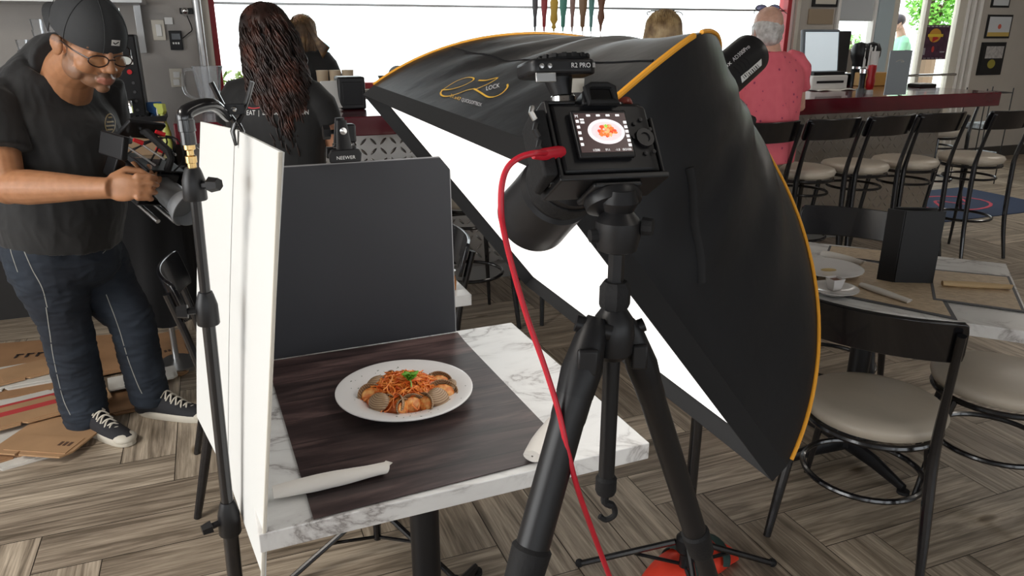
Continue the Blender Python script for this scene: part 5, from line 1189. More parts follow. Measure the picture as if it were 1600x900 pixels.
def elp(cx, cz, a, b, n=40, wob=0, seed=0): return [(cx+a*cos(2*pi*k/n)*(1+wob*noise.noise(V((3*cos(2*pi*k/n)+seed, 3*sin(2*pi*k/n), 0)))), cz+b*sin(2*pi*k/n)*(1+wob*noise.noise(V((3*cos(2*pi*k/n)+seed, 3*sin(2*pi*k/n), 0))))) for k in range(n)]
px_, pz_ = scx+.004, scz+.001
disp(elp(px_, pz_, .0245, .0165), (.72, .66, .68), -.0367); disp(elp(px_, pz_, .0205, .0128), (.6, .53, .55), -.0369)
rn = random.Random(5)
blob_m = [emis('lcd_orange', (.75, .16, .03)), emis('lcd_red', (.6, .06, .02)), emis('lcd_tan', (.7, .36, .15))]
for k in range(26):
    a = rn.uniform(0, 6.28); r = sqrt(rn.random()); disp(elp(px_+.0125*r*cos(a), pz_+.0062*r*sin(a), rn.uniform(.0018, .0042), rn.uniform(.0014, .003), 10, .5, k), None, -.0371-.0001*k, m=blob_m[k % 3])
disp(elp(px_-.001, pz_+.0055, .0022, .0024, 10, .4, 9), (.25, .5, .06), -.0400)
im = MB(); wt = emis('lcd_white', (.8, .8, .8))
def glyph(s, x, z, h):
    me = text_mesh(s); o = obj('display_text', me, wt, dc, smooth=0); o.location = (x, -.0373, z); o.rotation_euler = (pi/2, 0, 0); o.scale = (h, h, h)
glyph('M', scx-.0335, scz+.0195, .0055); glyph('1/200', scx-.02, scz-.0245, .0042); glyph('F11', scx-.003, scz-.0245, .0042); glyph('-1.0', scx+.010, scz-.0245, .004); glyph('ISO100', scx+.0195, scz-.0245, .004)
for k in range(5): im.bx(scx-.0332, scx-.0295, -.0371, -.0367, scz+.013-.0075*k, scz+.0165-.0075*k)
for k in range(6): im.bx(scx+.0295, scx+.0335, -.0371, -.0367, scz+.011-.006*k, scz+.0145-.006*k)
for k in range(4): im.bx(scx-.018+.013*k, scx-.013+.013*k, -.0371, -.0367, scz+.021, scz+.0235)
im.bx(scx-.0275, scx-.0225, -.0371, -.0367, scz+.012, scz+.0145); im.bx(scx-.0275, scx-.0225, -.0371, -.0367, scz+.016, scz+.018)
obj('display_icons', im, wt, dc, smooth=0)
obj('control_wheel', MB().lathe([(0, 0), (.006, 0), (.0065, .002), (.012, .002), (.0125, 0), (.0125, -.001), (0, -.001)], c=(.049, -.0305, -.004), n=28, R=Matrix.Rotation(pi/2, 3, 'X')), M['satin_black'], dc)
for x, z in ((.040, .016), (.05, .021), (.046, -.024), (.058, -.022), (.035, -.002), (.06, .008)): obj('button', MB().lathe([(0, .0), (.0028, 0), (.0026, .0015), (0, .0018)], c=(x, -.0285, z), n=14, R=Matrix.Rotation(pi/2, 3, 'X')), M['satin_black'], dc)
hp = obj('viewfinder_hump', MB().prism([(-.026, .040), (.026, .040), (.022, .058), (.014, .066), (-.014, .066), (-.022, .058)], -.02, .034, Matrix.Rotation(pi/2, 4, 'X') @ Matrix.Translation((0, 0, 0))), BODY, dc, bevel=.003)
obj('eyecup', MB().tube([(.018*sx_, -.036, .052+.011*sz_) for sx_, sz_ in ((-1, -1), (1, -1), (1, .8), (.6, 1.1), (-.6, 1.1), (-1, .8))], .0045, 8, closed=True), M['black_rubber'], dc); obj('eyepiece_glass', MB().bx(-.014, .014, -.0355, -.033, .044, .061), mat('dark_glass', (.005, .005, .006), .05), dc)
md = obj('mode_dial', MB().lathe([(.0, .0), (.0095, 0), (.0095, .008), (.008, .009), (0, .009)], c=(.040, .0, .049), n=20), M['black_metal'], dc)
obj('shutter_button_ring', MB().lathe([(0, 0), (.0095, .0), (.0115, .003), (.0115, .008), (.009, .010), (0, .0095)], c=(.052, .0, .054), n=24, R=Matrix.Rotation(-.35, 3, 'X')), mat('dark_red_wood', (.2, .03, .02), .35), dc)
obj('shutter_button_top', MB().lathe([(0, .0101), (.007, .0101), (0, .0112)], c=(.052, .0, .054), n=20, R=Matrix.Rotation(-.35, 3, 'X')), mat('tan_button', (.4, .22, .15), .4), dc)
# lens
ln = MB().lathe([(.032, .0), (.036, .004), (.036, .03), (.042, .036), (.043, .075), (.0405, .077), (.0405, .083), (.0455, .087), (.0465, .135), (.0485, .175), (.0475, .177), (.045, .12), (0, .11)], c=(-.004, .028, 0), n=56, R=Matrix.Rotation(-pi/2, 3, 'X'))
lo = obj('lens', ln, M['satin_black'], dc, smooth=30); lo.scale = (1.17, 1.1, 1.17)
obj('lens_glass', MB().lathe([(0, .118), (.03, .114), (.036, .108)], c=(-.004, .028, 0), n=40, R=Matrix.Rotation(-pi/2, 3, 'X')), mat('lens_coating', (.01, .01, .03), .03, spec=1), lo)
obj('focus_ring', MB().lathe([(.0435, .046), (.0445, .047), (.0445, .07), (.0435, .071)], c=(-.004, .028, 0), n=72, R=Matrix.Rotation(-pi/2, 3, 'X')), M['black_rubber'], lo)
obj('lens_button', MB().lathe([(0, 0), (.0065, 0), (.006, .002), (0, .0022)], c=(-.039, .046, .006), n=20, R=Matrix.Rotation(-pi/2, 3, 'Y')), M['satin_black'], lo)
obj('mounting_plate', MB().bx(-.03, .035, -.025, .03, -.064, -.056), M['satin_black'], dc, bevel=.003)
obj('plate_clamp', MB().lathe([(.02, -.085), (.034, -.078), (.036, -.07), (.034, -.064)], c=(.004, .0, 0), n=28), M['satin_black'], dc)
# trigger on the hot shoe
tg = thing('flash_trigger', 'black wireless flash trigger marked R2 PRO tilted on top of the camera', 'trigger')
TS = .80; tg.scale = (TS, TS, TS); tg.location = CC + cR @ (V((-.036, -.004, .058))*KS); tg.rotation_euler = (cR @ Matrix.Rotation(radians(24), 3, 'X') @ Matrix.Rotation(radians(-1), 3, 'Y')).to_euler()
obj('foot', MB().tube([(0, 0, -.006), (0, .0, .01), (-.004, .004, .034)], [.010, .014, .019], 16), M['black_plastic'], tg); obj('lock_ring', MB().lathe([(.015, 0), (.0165, .002), (.0165, .009), (.015, .011)], n=24), M['chrome'], tg)
TB = obj('housing', MB().prism([(-.052, -.034), (.026, -.037), (.036, -.028), (.038, .0), (.034, .03), (.022, .036), (-.048, .03), (-.056, .02), (-.057, -.025)], .034, .054), M['satin_black'], tg, bevel=.005, seg=3)
obj('top_plate', MB().lathe([(0, .054), (.031, .054), (.033, .057), (.032, .061), (0, .062)], c=(.003, 0, 0), n=44), M['black_rubber'], tg)
for k in range(16): a = k*2*pi/16; obj('grip_tooth', MB().box((.003+.0335*cos(a), .0335*sin(a), .059), (.003, .006, .005), Matrix.Rotation(a, 3, 'Z')), M['black_rubber'], tg)
for k in (0, 1): obj('side_button', MB().lathe([(0, 0), (.0032, 0), (.003, .0015), (0, .002)], c=(-.044+.011*k, -.0352, .044), n=14, R=Matrix.Rotation(pi/2, 3, 'X')), M['steel'], tg)
obj('recess', MB().box((-.038, -.033, .030), (.028, .004, .012)), M['steel'], tg, bevel=.001)
g1 = obj('lettering', text_mesh('R2 PRO II'), M['white_text'], tg, smooth=0); g1.location = (-.004, -.0378, .0415); g1.rotation_euler = (pi/2, 0, 0); g1.scale = (.0085, .0085, .0085)
obj('paper_label', MB().box((.013, -.021, .021), (.017, .001, .018), Matrix.Rotation(.25, 3, 'X')), M['cream'], tg, smooth=0)
# tether cable
cb = thing('tether_cable', 'red tether cable hanging from the side of the camera', 'cable')
cpx = [((858, 240), .745), ((838, 239), .725), ((812, 246), .72), ((793, 262), .72), ((784, 290), .72), ((783, 330), .725), ((788, 365), .735), ((804, 430), .75), ((825, 500), .765), ((850, 570), .775), ((872, 640), .78), ((886, 700), .785), ((902, 762), .80), ((924, 825), .83), ((952, 900), .87), ((985, 985), .95)]
P = [at(x, y, d=d) for (x, y), d in cpx] + [V((.24, .78, .45)), V((.30, .72, .12)), V((.36, .62, .008)), V((.5, .35, .008))]
obj('cord', MB().tube(spl(P, 6), .0031, 10), M['cable_red'], cb)
pp_ = P[0]; d_ = (P[0]-P[2]).normalized(); obj('plug', MB().tube([pp_-d_*.022, pp_-d_*.008, pp_+d_*.012, pp_+d_*.02], [(.0035, .0035), (.0062, .005), (.0068, .0055), (.0055, .0045)], 12), M['cable_red'], cb, bevel=.0005)
# sand bag
sg_ = thing('sand_bag', 'red and dark green sandbag on the floor behind the right tripod leg', 'bag', (.56, 1.93, 0), radians(28)); sg_.scale = (.8, .8, .8)
P = []
n = 40
for i in range(15):
    u_ = i/14; row = []
    for k in range(n+1):
        a = 2*pi*k/n; ry = .085*(sin(pi*(.08+.84*u_))**.45); rz = .06*(sin(pi*(.06+.88*u_))**.6); w = 1+.12*noise.noise(V((u_*5, 2*cos(a), 2*sin(a)))); row.append(((u_-.5)*.42, ry*cos(a)*w, max(.001, rz*sin(a)*w+rz*.75)))
    P.append(row)
obj('bag', MB().grid(P), M['bag_red'], sg_, smooth=60)
for x0 in (-.06, .1):
    q = [(x0+.02*sin(a), .088*cos(a), max(.004, .06*sin(a)+.050)) for a in [pi*k/12 for k in range(13)]]; obj('strap', MB().tube(q, [(.004, .018)]*13, 8, side=(0, 0, 1)) if False else MB().tube(q, [(.018, .004)]*13, 8, side=(1, 0, 0)), M['green_bag'], sg_)
# ---------------------------------------------------------------- people
def remesh(mb, voxel, smooth=3, fac=.5):
    me = bpy.data.meshes.new('tmp'); me.from_pydata(mb.v, [], mb.f); b = bmesh.new(); b.from_mesh(me); bmesh.ops.recalc_face_normals(b, faces=b.faces); b.to_mesh(me); b.free()
    o = bpy.data.objects.new('tmp', me); COL.objects.link(o)
    r = o.modifiers.new('r', 'REMESH'); r.mode = 'VOXEL'; r.voxel_size = voxel
    if smooth: s = o.modifiers.new('s', 'SMOOTH'); s.iterations = smooth; s.factor = fac
    dg = bpy.context.evaluated_depsgraph_get(); out = bpy.data.meshes.new_from_object(o.evaluated_get(dg)); bpy.data.objects.remove(o); return out
def recalc(mb):
    """each added piece must be closed and outward facing before the voxel union"""
    return mb
def wrinkle(me, amp, scale, stretch=(1, 1, 1), seed=0, ridge=True):
    nn = [v.normal.copy() for v in me.vertices]
    for v, n in zip(me.vertices, nn):
        q = V((v.co.x*stretch[0], v.co.y*stretch[1], v.co.z*stretch[2]))*scale + V((seed, 0, 0)); a = noise.noise(q + .6*noise.noise_vector(q*.7))
        v.co += n*amp*((1-abs(a)*2.2) if ridge else a)
def tint(me, fn):
    vals = [c for v in me.vertices for c in (*fn(v.co.copy()), 1.0)]
    me.attributes.new('tint', 'FLOAT_COLOR', 'POINT'); me.attributes['tint'].data.foreach_set('color', vals)
def skin_mat(name, rough=.45):
    m, nt, p = nodes(name); L = nt.links.new; a = N(nt, 'ShaderNodeAttribute'); a.attribute_name = 'tint'; tcn = N(nt, 'ShaderNodeTexCoord'); nz = N(nt, 'ShaderNodeTexNoise', i_Scale=40, i_Detail=4); L(tcn.outputs['Object'], nz.inputs['Vector'])
    mx = N(nt, 'ShaderNodeMix', data_type='RGBA', blend_type='MULTIPLY'); mx.inputs[0].default_value = 1; L(a.outputs['Color'], mx.inputs[6]); L(ramp(nt, nz.outputs[0], [(.3, (.9, .88, .86)), (.7, (1.08, 1.08, 1.08))]), mx.inputs[7])
    L(mx.outputs[2], p.inputs['Base Color']); p.inputs['Roughness'].default_value = rough; p.inputs['Subsurface Weight'].default_value = .12; p.inputs['Subsurface Radius'].default_value = (.02, .008, .004)
    b = N(nt, 'ShaderNodeBump', i_Strength=.15, i_Distance=.001); n2 = N(nt, 'ShaderNodeTexNoise', i_Scale=350); L(tcn.outputs['Object'], n2.inputs['Vector']); L(n2.outputs[0], b.inputs['Height']); L(b.outputs[0], p.inputs['Normal'])
    return m
M['skin'] = skin_mat('skin')
def head_parts(mb, c, R, s, long_face=1.0, full=1.0):
    """a head: cranium, cheeks, jaw, nose, lips, brows, ears. local x right, y forward, z up"""
    def E(p, r, rot=None): mb.ell(V(c) + R @ (V(p)*s), V(r)*s, 20, R=R @ (rot or Matrix.Identity(3)))
    def K(a, ra, b, rb): mb.cap(V(c) + R @ (V(a)*s), ra*s, V(c) + R @ (V(b)*s), rb*s, 12)
    E((0, -.012, .035), (.076, .096, .088)); E((0, .028, -.02), (.066*full, .066, .085)); E((0, .045, -.078), (.046*full, .044, .034))
    for x in (-1, 1):
        E((x*.036*full, .058, -.032), (.03, .03, .03)); K((x*.012, .086, .026), .011, (x*.045, .07, .024), .012); E((x*.050*full, .02, -.062), (.022, .045, .034))
        E((x*.032, .077, .005), (.017, .012, .011)); E((x*.013, .101, -.033), (.010, .011, .009)); K((x*.006, .097, -.062), .0075, (x*.022, .088, -.067), .005); K((x*.005, .096, -.074), .0078, (x*.02, .088, -.072), .005)
        E((x*.078*full, -.006, -.012), (.009, .019, .030), Matrix.Rotation(x*.25, 3, 'Z')); E((x*.084*full, -.014, -.004), (.006, .012, .022), Matrix.Rotation(x*.4, 3, 'Z'))
    K((0, .09, .018), .009, (0, .108, -.022), .0125); E((0, .11, -.028), (.014, .013, .011)); E((0, .079, -.098), (.02, .016, .015)); E((0, .085, -.055), (.018, .012, .012))
def hand_parts(mb, w, R, s=1.0, thumb=1, curl=(.5, .7, .5), spread=.06):
    """w wrist, R columns: x thumb side, y along the hand, z back of the hand"""
    def P(p): return V(w) + R @ (V((p[0]*thumb, p[1], p[2]))*s)
    mb.ell(P((0, .045, 0)), V((.040, .052, .016))*s, 18, R=R); mb.ell(P((.022, .03, -.006)), V((.018, .03, .016))*s, 14, R=R)
    for k, (x, L_) in enumerate(((.030, .068), (.010, .077), (-.011, .072), (-.030, .057))):
        p = V((x, .084, .002)); a = 0; sx = (x)*spread*8; r = .0098
        for j, f in enumerate((.45, .32, .26)):
            a += curl[j]*(1+.08*k); q = p + V((sx*.01*(1 if j == 0 else 0), cos(a), -sin(a))).normalized()*L_*f; mb.cap(P(p), r*s, P(q), (r-.0012)*s, 10); p = q; r -= .0012
    p = V((.03, .018, -.004)); q = V((.052, .05, -.016)); q2 = V((.048, .08, -.026)); q3 = V((.036, .1, -.034)); mb.cap(P(p), .013*s, P(q), .0115*s, 10); mb.cap(P(q), .0115*s, P(q2), .0105*s, 10); mb.cap(P(q2), .0105*s, P(q3), .0085*s, 10)
def loft(mb, secs, side, n=24, sub=4):
    """secs: (centre, lateral radius, depth radius); side = lateral direction"""
    P = spl([s[0] for s in secs], sub); ra = spl([(s[1], s[2], 0) for s in secs], sub)
    mb.tube(P, [(q.x, q.y) for q in ra], n, side=side); return mb

# ------------- the photographer
def photographer():
    t = thing('person', 'man in black T-shirt, jeans and backward black cap looking down at a camera rig', 'person', (0, 0, 0))
    F = V((.90, -.43, 0)).normalized(); Ld = V((.43, .90, 0)).normalized()            # facing; his left side points away
    YB = 2.86
    hem, belly, chest, upc, shd, nkb = [at(x, y, Y=YB) for x, y in ((92, 372), (88, 305), (84, 232), (78, 172), (78, 138), (88, 112))]
    HD = at(141, 66, Y=2.68); hf = (F*1.0 + V((-.05, -.14, -.50))).normalized(); HR = axes(hf, V((.12, -.06, 1))); HS_ = 1.21
    nsh = upc - Ld*.215 + V((.0, 0, .035)); fsh = upc + Ld*.215 + V((0, 0, .035))
    nel = at(12, 292, Y=2.53); nwr = at(166, 294, Y=2.47); fel = at(172, 262, Y=3.02); fwr = at(222, 262, Y=2.72)
    kn, an = at(104, 512, Y=2.79), at(138, 664, Y=2.83); kf, af = at(205, 500, Y=2.94), at(236, 628, Y=2.95)
    hn, hfp = at(70, 395, Y=2.78), at(128, 395, Y=2.98)
    # body: one continuous skin surface
    mb = MB(); head_parts(mb, HD, HR, HS_, full=1.1)
    neck0 = nkb + V((0, 0, -.05)); mb.tube([neck0 - V((0, 0, .05)), neck0.lerp(HD, .4), HD + HR @ V((0, -.02, -.05))], [.098, .083, .075], 20)
    loft(mb, [(hem, .17, .17), (belly, .19, .19), (chest, .19, .17), (upc, .19, .14), (shd, .15, .1), (nkb, .08, .08)], Ld)
    for s_, e_2, w_ in ((nsh, nel, nwr), (fsh, fel, fwr)):
        mb.cap(s_, .075, e_2, .060, 18); d = (w_-e_2)
        mb.tube([e_2 - d*.06, e_2, e_2+d*.22, e_2+d*.5, e_2+d*.8, w_, w_+d*.06], [.03, .056, .061, .052, .040, .036, .034], 18)
    for h_, k_, a_ in ((hn, kn, an), (hfp, kf, af)): mb.cap(h_, .1, k_, .06, 14); mb.cap(k_, .06, a_, .035, 14)
    yd = (V((1, .10, .02))).normalized(); zb = V((.15, -.95, .35)); xx = yd.cross(zb).normalized(); zb = xx.cross(yd).normalized(); HRn = Matrix((xx, yd, zb)).transposed()
    hand_parts(mb, nwr + yd*.0, HRn, 1.22, thumb=-1, curl=(.45, .75, .65))
    yd = (V((.75, -.6, -.1))).normalized(); zb = V((.4, .5, .6)); xx = yd.cross(zb).normalized(); zb = xx.cross(yd).normalized(); HRf = Matrix((xx, yd, zb)).transposed()
    hand_parts(mb, fwr, HRf, 1.15, thumb=1, curl=(.5, .8, .6))
    me = remesh(mb, .0042, 4)
    HI = HR.transposed()
    def col(p):
        q = HI @ (p - HD) / HS_; base = V((.40, .19, .095))
        if q.length < .17:
            n_ = noise.noise(p*45)*.5+noise.noise(p*160)*.5
            if q.z > .01 and abs(q.x) < .07 and q.y > .05: base = V((.42, .2, .105))
            lip = abs(q.z+.069) < .011 and abs(q.x) < .025 and q.y > .088
            beard = (q.z < -.048 - .35*max(0, q.y-.06) + (.035 if abs(q.x) > .05 and q.y < .045 else 0)) and q.y > -.0 and q.z > -.135 and abs(q.x) < .082
            mous = abs(q.x) < .034 and -.062 < q.z < -.046 and q.y > .085
            if lip: return (.33, .13, .09)
            if beard or mous:
                f = min(1, .55+.8*max(0, n_+.1)); g = V((.05, .036, .03)).lerp(V((.12, .095, .08)), max(0, min(1, n_*2.2+.35))); return tuple(base.lerp(g, .3+.3*f if not mous else .6))
            brow = .018 < q.z < .036 and q.y > .068 and .010 < abs(q.x) < .056
            if brow: return tuple(base.lerp(V((.05, .03, .02)), .65))
            if q.z > .0 and q.y < .03: return tuple(base.lerp(V((.03, .025, .02)), .5))
        return tuple(base)
    tint(me, col); obj('body', me, M['skin'], t, smooth=180)
    # t-shirt
    mb = MB(); loft(mb, [(hem+V((0, 0, -.0)), .215, .232), (belly.lerp(hem, .5), .225, .25), (belly, .23, .262), (chest, .235, .245), (upc, .235, .195), (shd+V((.012, -.006, .012)), .188, .135), (nkb+V((.02, -.01, .03)), .116, .108), (nkb.lerp(HD, .26)+V((-.002, .0, .0)), .100, .095)], Ld, 30)
    d = (nel-nsh); sl = nsh + d*.60; mb.tube([nsh - d*.12 + Ld*.06, nsh, nsh+d*.25, sl], [.07, .108, .102, .098], 24)
    d2 = (fel-fsh); mb.tube([fsh - Ld*.06, fsh, fsh+d2*.25, fsh+d2*.66], [.07, .105, .098, .09], 24)
    for s_ in (nsh, fsh): mb.cap(s_.lerp(nkb, .75)-V((0, 0, .03)), .075, s_, .095, 16)
    me = remesh(mb, .0055, 3); wrinkle(me, .0045, 5.5, (1.6, 1.6, .9), 3); wrinkle(me, .0016, 17, (1.4, 1.4, .8), 9)
    ts = obj('t_shirt', me, M['shirt_black'], t, smooth=180)
    tb = BVHTree.FromPolygons([v.co.copy() for v in me.vertices], [tuple(f.vertices) for f in me.polygons])
    gold = mat('gold_print', (.35, .26, .1), .5)
    stroke('chest_emblem', [(172+8*cos(a/16*2*pi), 193+15*sin(a/16*2*pi)) for a in range(16)], .8, tb, gold, ts, closed=True, n=2)
    for k, (w_, yy) in enumerate(((6, 183), (11, 190), (13, 196), (9, 202))): stroke('chest_emblem', [(172-w_/2, yy+1), (172, yy+.5), (172+w_/2, yy)], 1.1, tb, gold, ts, n=2)
    # jeans
    mb = MB(); hc = (hem + V((0, 0, .02)))
    loft(mb, [(hc+V((0, 0, -.0)), .19, .205), (hem.lerp((hn+hfp)/2, .5)+V((0, 0, -.02)), .2, .215), ((hn+hfp)/2+V((0, 0, -.08)), .2, .19), ((hn+hfp)/2+V((0, 0, -.14)), .15, .12)], Ld, 26)
    mb.tube(spl([hn+V((0, 0, .06)), hn.lerp(kn, .35), hn.lerp(kn, .75), kn, kn.lerp(an, .45), an.lerp(kn, .14), an+V((0, 0, -.0))], 4), [(.135, .15), (.138, .152), (.138, .15), (.136, .148), (.13, .142), (.122, .132), (.115, .122), (.108, .114), (.1, .105), (.096, .1), (.093, .097), (.092, .096), (.091, .095), (.09, .093), (.089, .091), (.088, .09), (.088, .089), (.088, .088), (.088, .088), (.087, .087), (.086, .086), (.085, .085), (.08, .08), (.074, .074), (.068, .068)], 24, side=Ld)
    mb.tube(spl([hfp+V((0, 0, .06)), hfp.lerp(kf, .35), hfp.lerp(kf, .75), kf, kf.lerp(af, .45), af.lerp(kf, .14), af+V((0, 0, -.0))], 4), [(.13, .15), (.134, .15), (.134, .148), (.132, .145), (.125, .138), (.118, .13), (.112, .12), (.105, .11), (.1, .104), (.096, .099), (.093, .096), (.09, .092), (.088, .09), (.086, .088), (.084, .086), (.082, .084), (.08, .082), (.08, .08), (.079, .079), (.078, .078), (.078, .078), (.077, .077), (.076, .076), (.071, .071), (.066, .066)], 24, side=Ld)
    me = remesh(mb, .0055, 3); wrinkle(me, .004, 7, (1, 1, 2.2), 21); wrinkle(me, .0035, 14, (.8, .8, 2.8), 5)
    m, nt, p = nodes('denim'); L = nt.links.new; tcn = N(nt, 'ShaderNodeTexCoord'); nz = N(nt, 'ShaderNodeTexNoise', i_Scale=3.5, i_Detail=5); L(tcn.outputs['Object'], nz.inputs['Vector']); L(ramp(nt, nz.outputs[0], [(.35, (.008, .011, .019)), (.62, (.016, .024, .038)), (.75, (.04, .055, .08))]), p.inputs['Base Color']); p.inputs['Roughness'].default_value = .85
    nb = N(nt, 'ShaderNodeTexNoise', i_Scale=500); L(tcn.outputs['Object'], nb.inputs['Vector']); b = N(nt, 'ShaderNodeBump', i_Strength=.4, i_Distance=.001); L(nb.outputs[0], b.inputs['Height']); L(b.outputs[0], p.inputs['Normal'])
    je = obj('jeans', me, m, t, smooth=180)
    jb = BVHTree.FromPolygons([v.co.copy() for v in me.vertices], [tuple(f.vertices) for f in me.polygons]); th_ = mat('pale_stitching', (.3, .3, .28), .8)
    for s in ([(26, 362), (35, 385), (50, 420), (66, 450), (74, 480)], [(72, 480), (78, 520), (84, 560), (98, 620), (110, 648)], [(33, 372), (60, 377), (95, 371), (108, 364)], [(160, 360), (165, 372), (166, 388), (160, 396)], [(166, 460), (185, 510), (200, 560), (215, 600), (222, 615)], [(2, 372), (12, 371), (18, 395), (28, 425)]): stroke('stitching', s, .55, jb, th_, je, off=.0015)
    # shoes
    whr = mat('shoe_rubber', (.6, .56, .48), .6); cv = mat('shoe_canvas', (.02, .02, .024), .85, bump=.3, bscale=200); lc = mat('laces', (.66, .62, .54), .8)
    def shoe(ank, toe_dir, Ls=.31):
        f = V(toe_dir).normalized(); sd = f.cross(V((0, 0, 1))); o_ = V((ank.x, ank.y, 0)) - f*.065
        def W_(a, b, z): return o_ + f*a + sd*b + V((0, 0, z))
        outl = []; n = 32
        for k in range(n):
            a = 2*pi*k/n; xx = cos(a); yy = sin(a); wd = .040 + .012*(xx > 0)*xx - .004*(xx < 0)*(-xx); outl.append((Ls/2 + (Ls/2)*(abs(xx)**.85)*(1 if xx > 0 else -1), wd*1.08*(abs(yy)**.8)*(1 if yy > 0 else -1)))
        P = [[W_(a, b, z) for a, b in outl] for z, k_ in ((.001, 1), (.004, 1.0), (.026, 1), (.032, .97))]
        P = [[(o_ + f*(Ls/2+(a-Ls/2)*k_) + sd*b*k_ + V((0, 0, z))) for a, b in outl + [outl[0]]] for z, k_ in ((.001, .97), (.005, 1.0), (.028, 1), (.033, .95), (.034, .3))]
        so = MB().grid(P); so.add([W_(a*.97+.005, b*.97, .001) for a, b in outl], [tuple(range(n))])
        up = MB(); sc_ = [(.0, .03, .05, .04), (.03, .036, .062, .05), (.09, .038, .1, .06), (.15, .042, .075, .04), (.21, .044, .05, .03), (.26, .04, .038, .022), (.30, .02, .028, .018)]
        sc_ = [(x*Ls/.31, w_, h_) for x, w_, h_, _ in sc_]; up.tube(spl([W_(x, 0, .012+h_*.5) for x, w_, h_ in sc_], 3), [(q.x, q.y*.5+.008) for q in spl([(w_, h_, 0) for x, w_, h_ in sc_], 3)], 20, side=sd)
        up.cap(W_(.045, 0, .06), .044, V((ank.x, ank.y, .11)), .05, 14)
        u = obj('shoe', remesh(up, .004, 2), cv, t, smooth=180)
        obj('sole', so, whr, u, smooth=50)
        tc_ = MB(); tc_.ell(W_(Ls-.045, 0, .028), (.047, .045, .024), 20, R=Matrix((f, -sd, V((0, 0, 1)))).transposed()); obj('toe_cap', tc_, whr, u)
        tp = lambda x: .012 + [q for q in [None]][0:0].__len__() + (.1-.5*max(0, x-.09))*1.0 + .012
        la = MB()
        for k in range(6):
            x = (.12 + .020*k)*Ls/.31; z = .122 - .0125*k; w2 = .028
            la.tube(spl([W_(x, -w2, z-.018), W_(x+.006, -w2*.5, z-.002), W_(x+.012, 0, z), W_(x+.018, w2*.5, z-.004), W_(x+.022, w2, z-.022)], 3), .0034, 6); la.tube(spl([W_(x, w2, z-.018), W_(x+.006, w2*.5, z-.002), W_(x+.012, 0, z+.003), W_(x+.018, -w2*.5, z-.004), W_(x+.022, -w2, z-.022)], 3), .0034, 6)
        for s in (-1, 1): la.tube(spl([W_(.1, 0, .122), W_(.11, s*.03, .13), W_(.12, s*.045, .1), W_(.11, s*.03, .085), W_(.1, s*.01, .118)], 4), .0034, 6)
        obj('laces', la, lc, u)
        ey_ = MB(); [ey_.lathe([(.0015, 0), (.004, 0), (.004, .0012), (.0015, .0012)], c=W_(.11+.028*k, s*.036, .085-.013*k), n=10, R=Matrix.Rotation(-s*pi/2, 3, 'X')) for k in range(4) for s in (-1, 1)]; obj('eyelets', ey_, M['chrome'], u)
    shoe(V((an.x, an.y, 0)), (.86, -.48, 0), .36); shoe(V((af.x, af.y, 0)), (.97, -.16, 0), .35)
    # cap
    cm = mat('cap_cloth', (.030, .032, .035), .8, bump=.2, bscale=60); P = []; n = 48
    cu = Matrix.Rotation(radians(-5), 3, 'X')            # tipped forward
    def CP(v): return HD + HR @ ((cu @ V(v) + V((0, -.012, .036)))*HS_)
    for i in range(15):
        th_a = i/14*radians(97); row = []
        for k in range(n+1):
            a = 2*pi*k/n; bulge = 1.0 + .012*cos(3*a); row.append(CP((.090*sin(th_a)*cos(a)*bulge, .113*sin(th_a)*sin(a)*bulge, .102*cos(th_a))))
        P.append(row)
    cp_ = obj('cap', MB().grid(P, .0025), cm, t, smooth=60)
    Bq = []
    for i in range(7):
        row = []
        for j in range(13):
            a = -pi/2 + (j/12-.5)*1.9; rx, ry = .088, .112; k = i/6; row.append(CP((rx*cos(a)*(1+.1*k*(1-abs(j/12-.5)*1.6)), ry*sin(a) - .085*k*cos((j/12-.5)*pi), -.012 - .038*k + .03*(1-((j/12-.5)*2)**2)*.6)))
        Bq.append(row)
    obj('brim', MB().grid(Bq, .003), cm, cp_, smooth=60); obj('button', MB().ell(CP((0, 0, .103)), (.009, .009, .005), 12), cm, cp_)
    for k in range(3):
        a = k*pi/3+.3; obj('seam', MB().tube([CP((.0915*sin(b_)*cos(a), .1145*sin(b_)*sin(a), .1035*cos(b_))) for b_ in [radians(-98+196*i/24) for i in range(25)]], .0012, 6), cm, cp_)
    cb_ = BVHTree.FromPolygons([v.co.copy() for v in cp_.data.vertices], [tuple(f.vertices) for f in cp_.data.polygons])
    stroke('label', [(174, 66.5), (180, 67), (187, 67.5)], 3.8, cb_, M['white_plastic'], cp_, off=.001, n=3); stroke('swoosh', [(176.5, 66), (179, 68.3), (181, 67.8), (185, 65.3)], .75, cb_, M['black_plastic'], cp_, off=.0022, n=3)
    # short hair at the temples and nape
    # glasses
    gm = mat('glasses_frame', (.03, .015, .012), .3); g = MB()
    def GP(v): return HD + HR @ (V(v)*HS_)
    zc = -.004
    for s in (-1, 1):
        g.tube([GP((s*(.034+.0255*cos(a/20*2*pi)), .107 - .010*abs(cos(a/20*2*pi)*(1 if s*cos(a/20*2*pi) > 0 else 0)), zc+.0165*sin(a/20*2*pi))) for a in range(20)], .0019*HS_, 8, closed=True)
        g.tube([GP((s*.060, .098, zc+.006)), GP((s*.08, .06, zc+.010)), GP((s*.086, .01, zc+.012)), GP((s*.085, -.012, zc+.004)), GP((s*.083, -.026, zc-.016))], .0022*HS_, 8)
    g.tube([GP((-.009, .108, zc+.004)), GP((0, .112, zc+.007)), GP((.009, .108, zc+.004))], .002*HS_, 8)
    go = obj('glasses', g, gm, t)
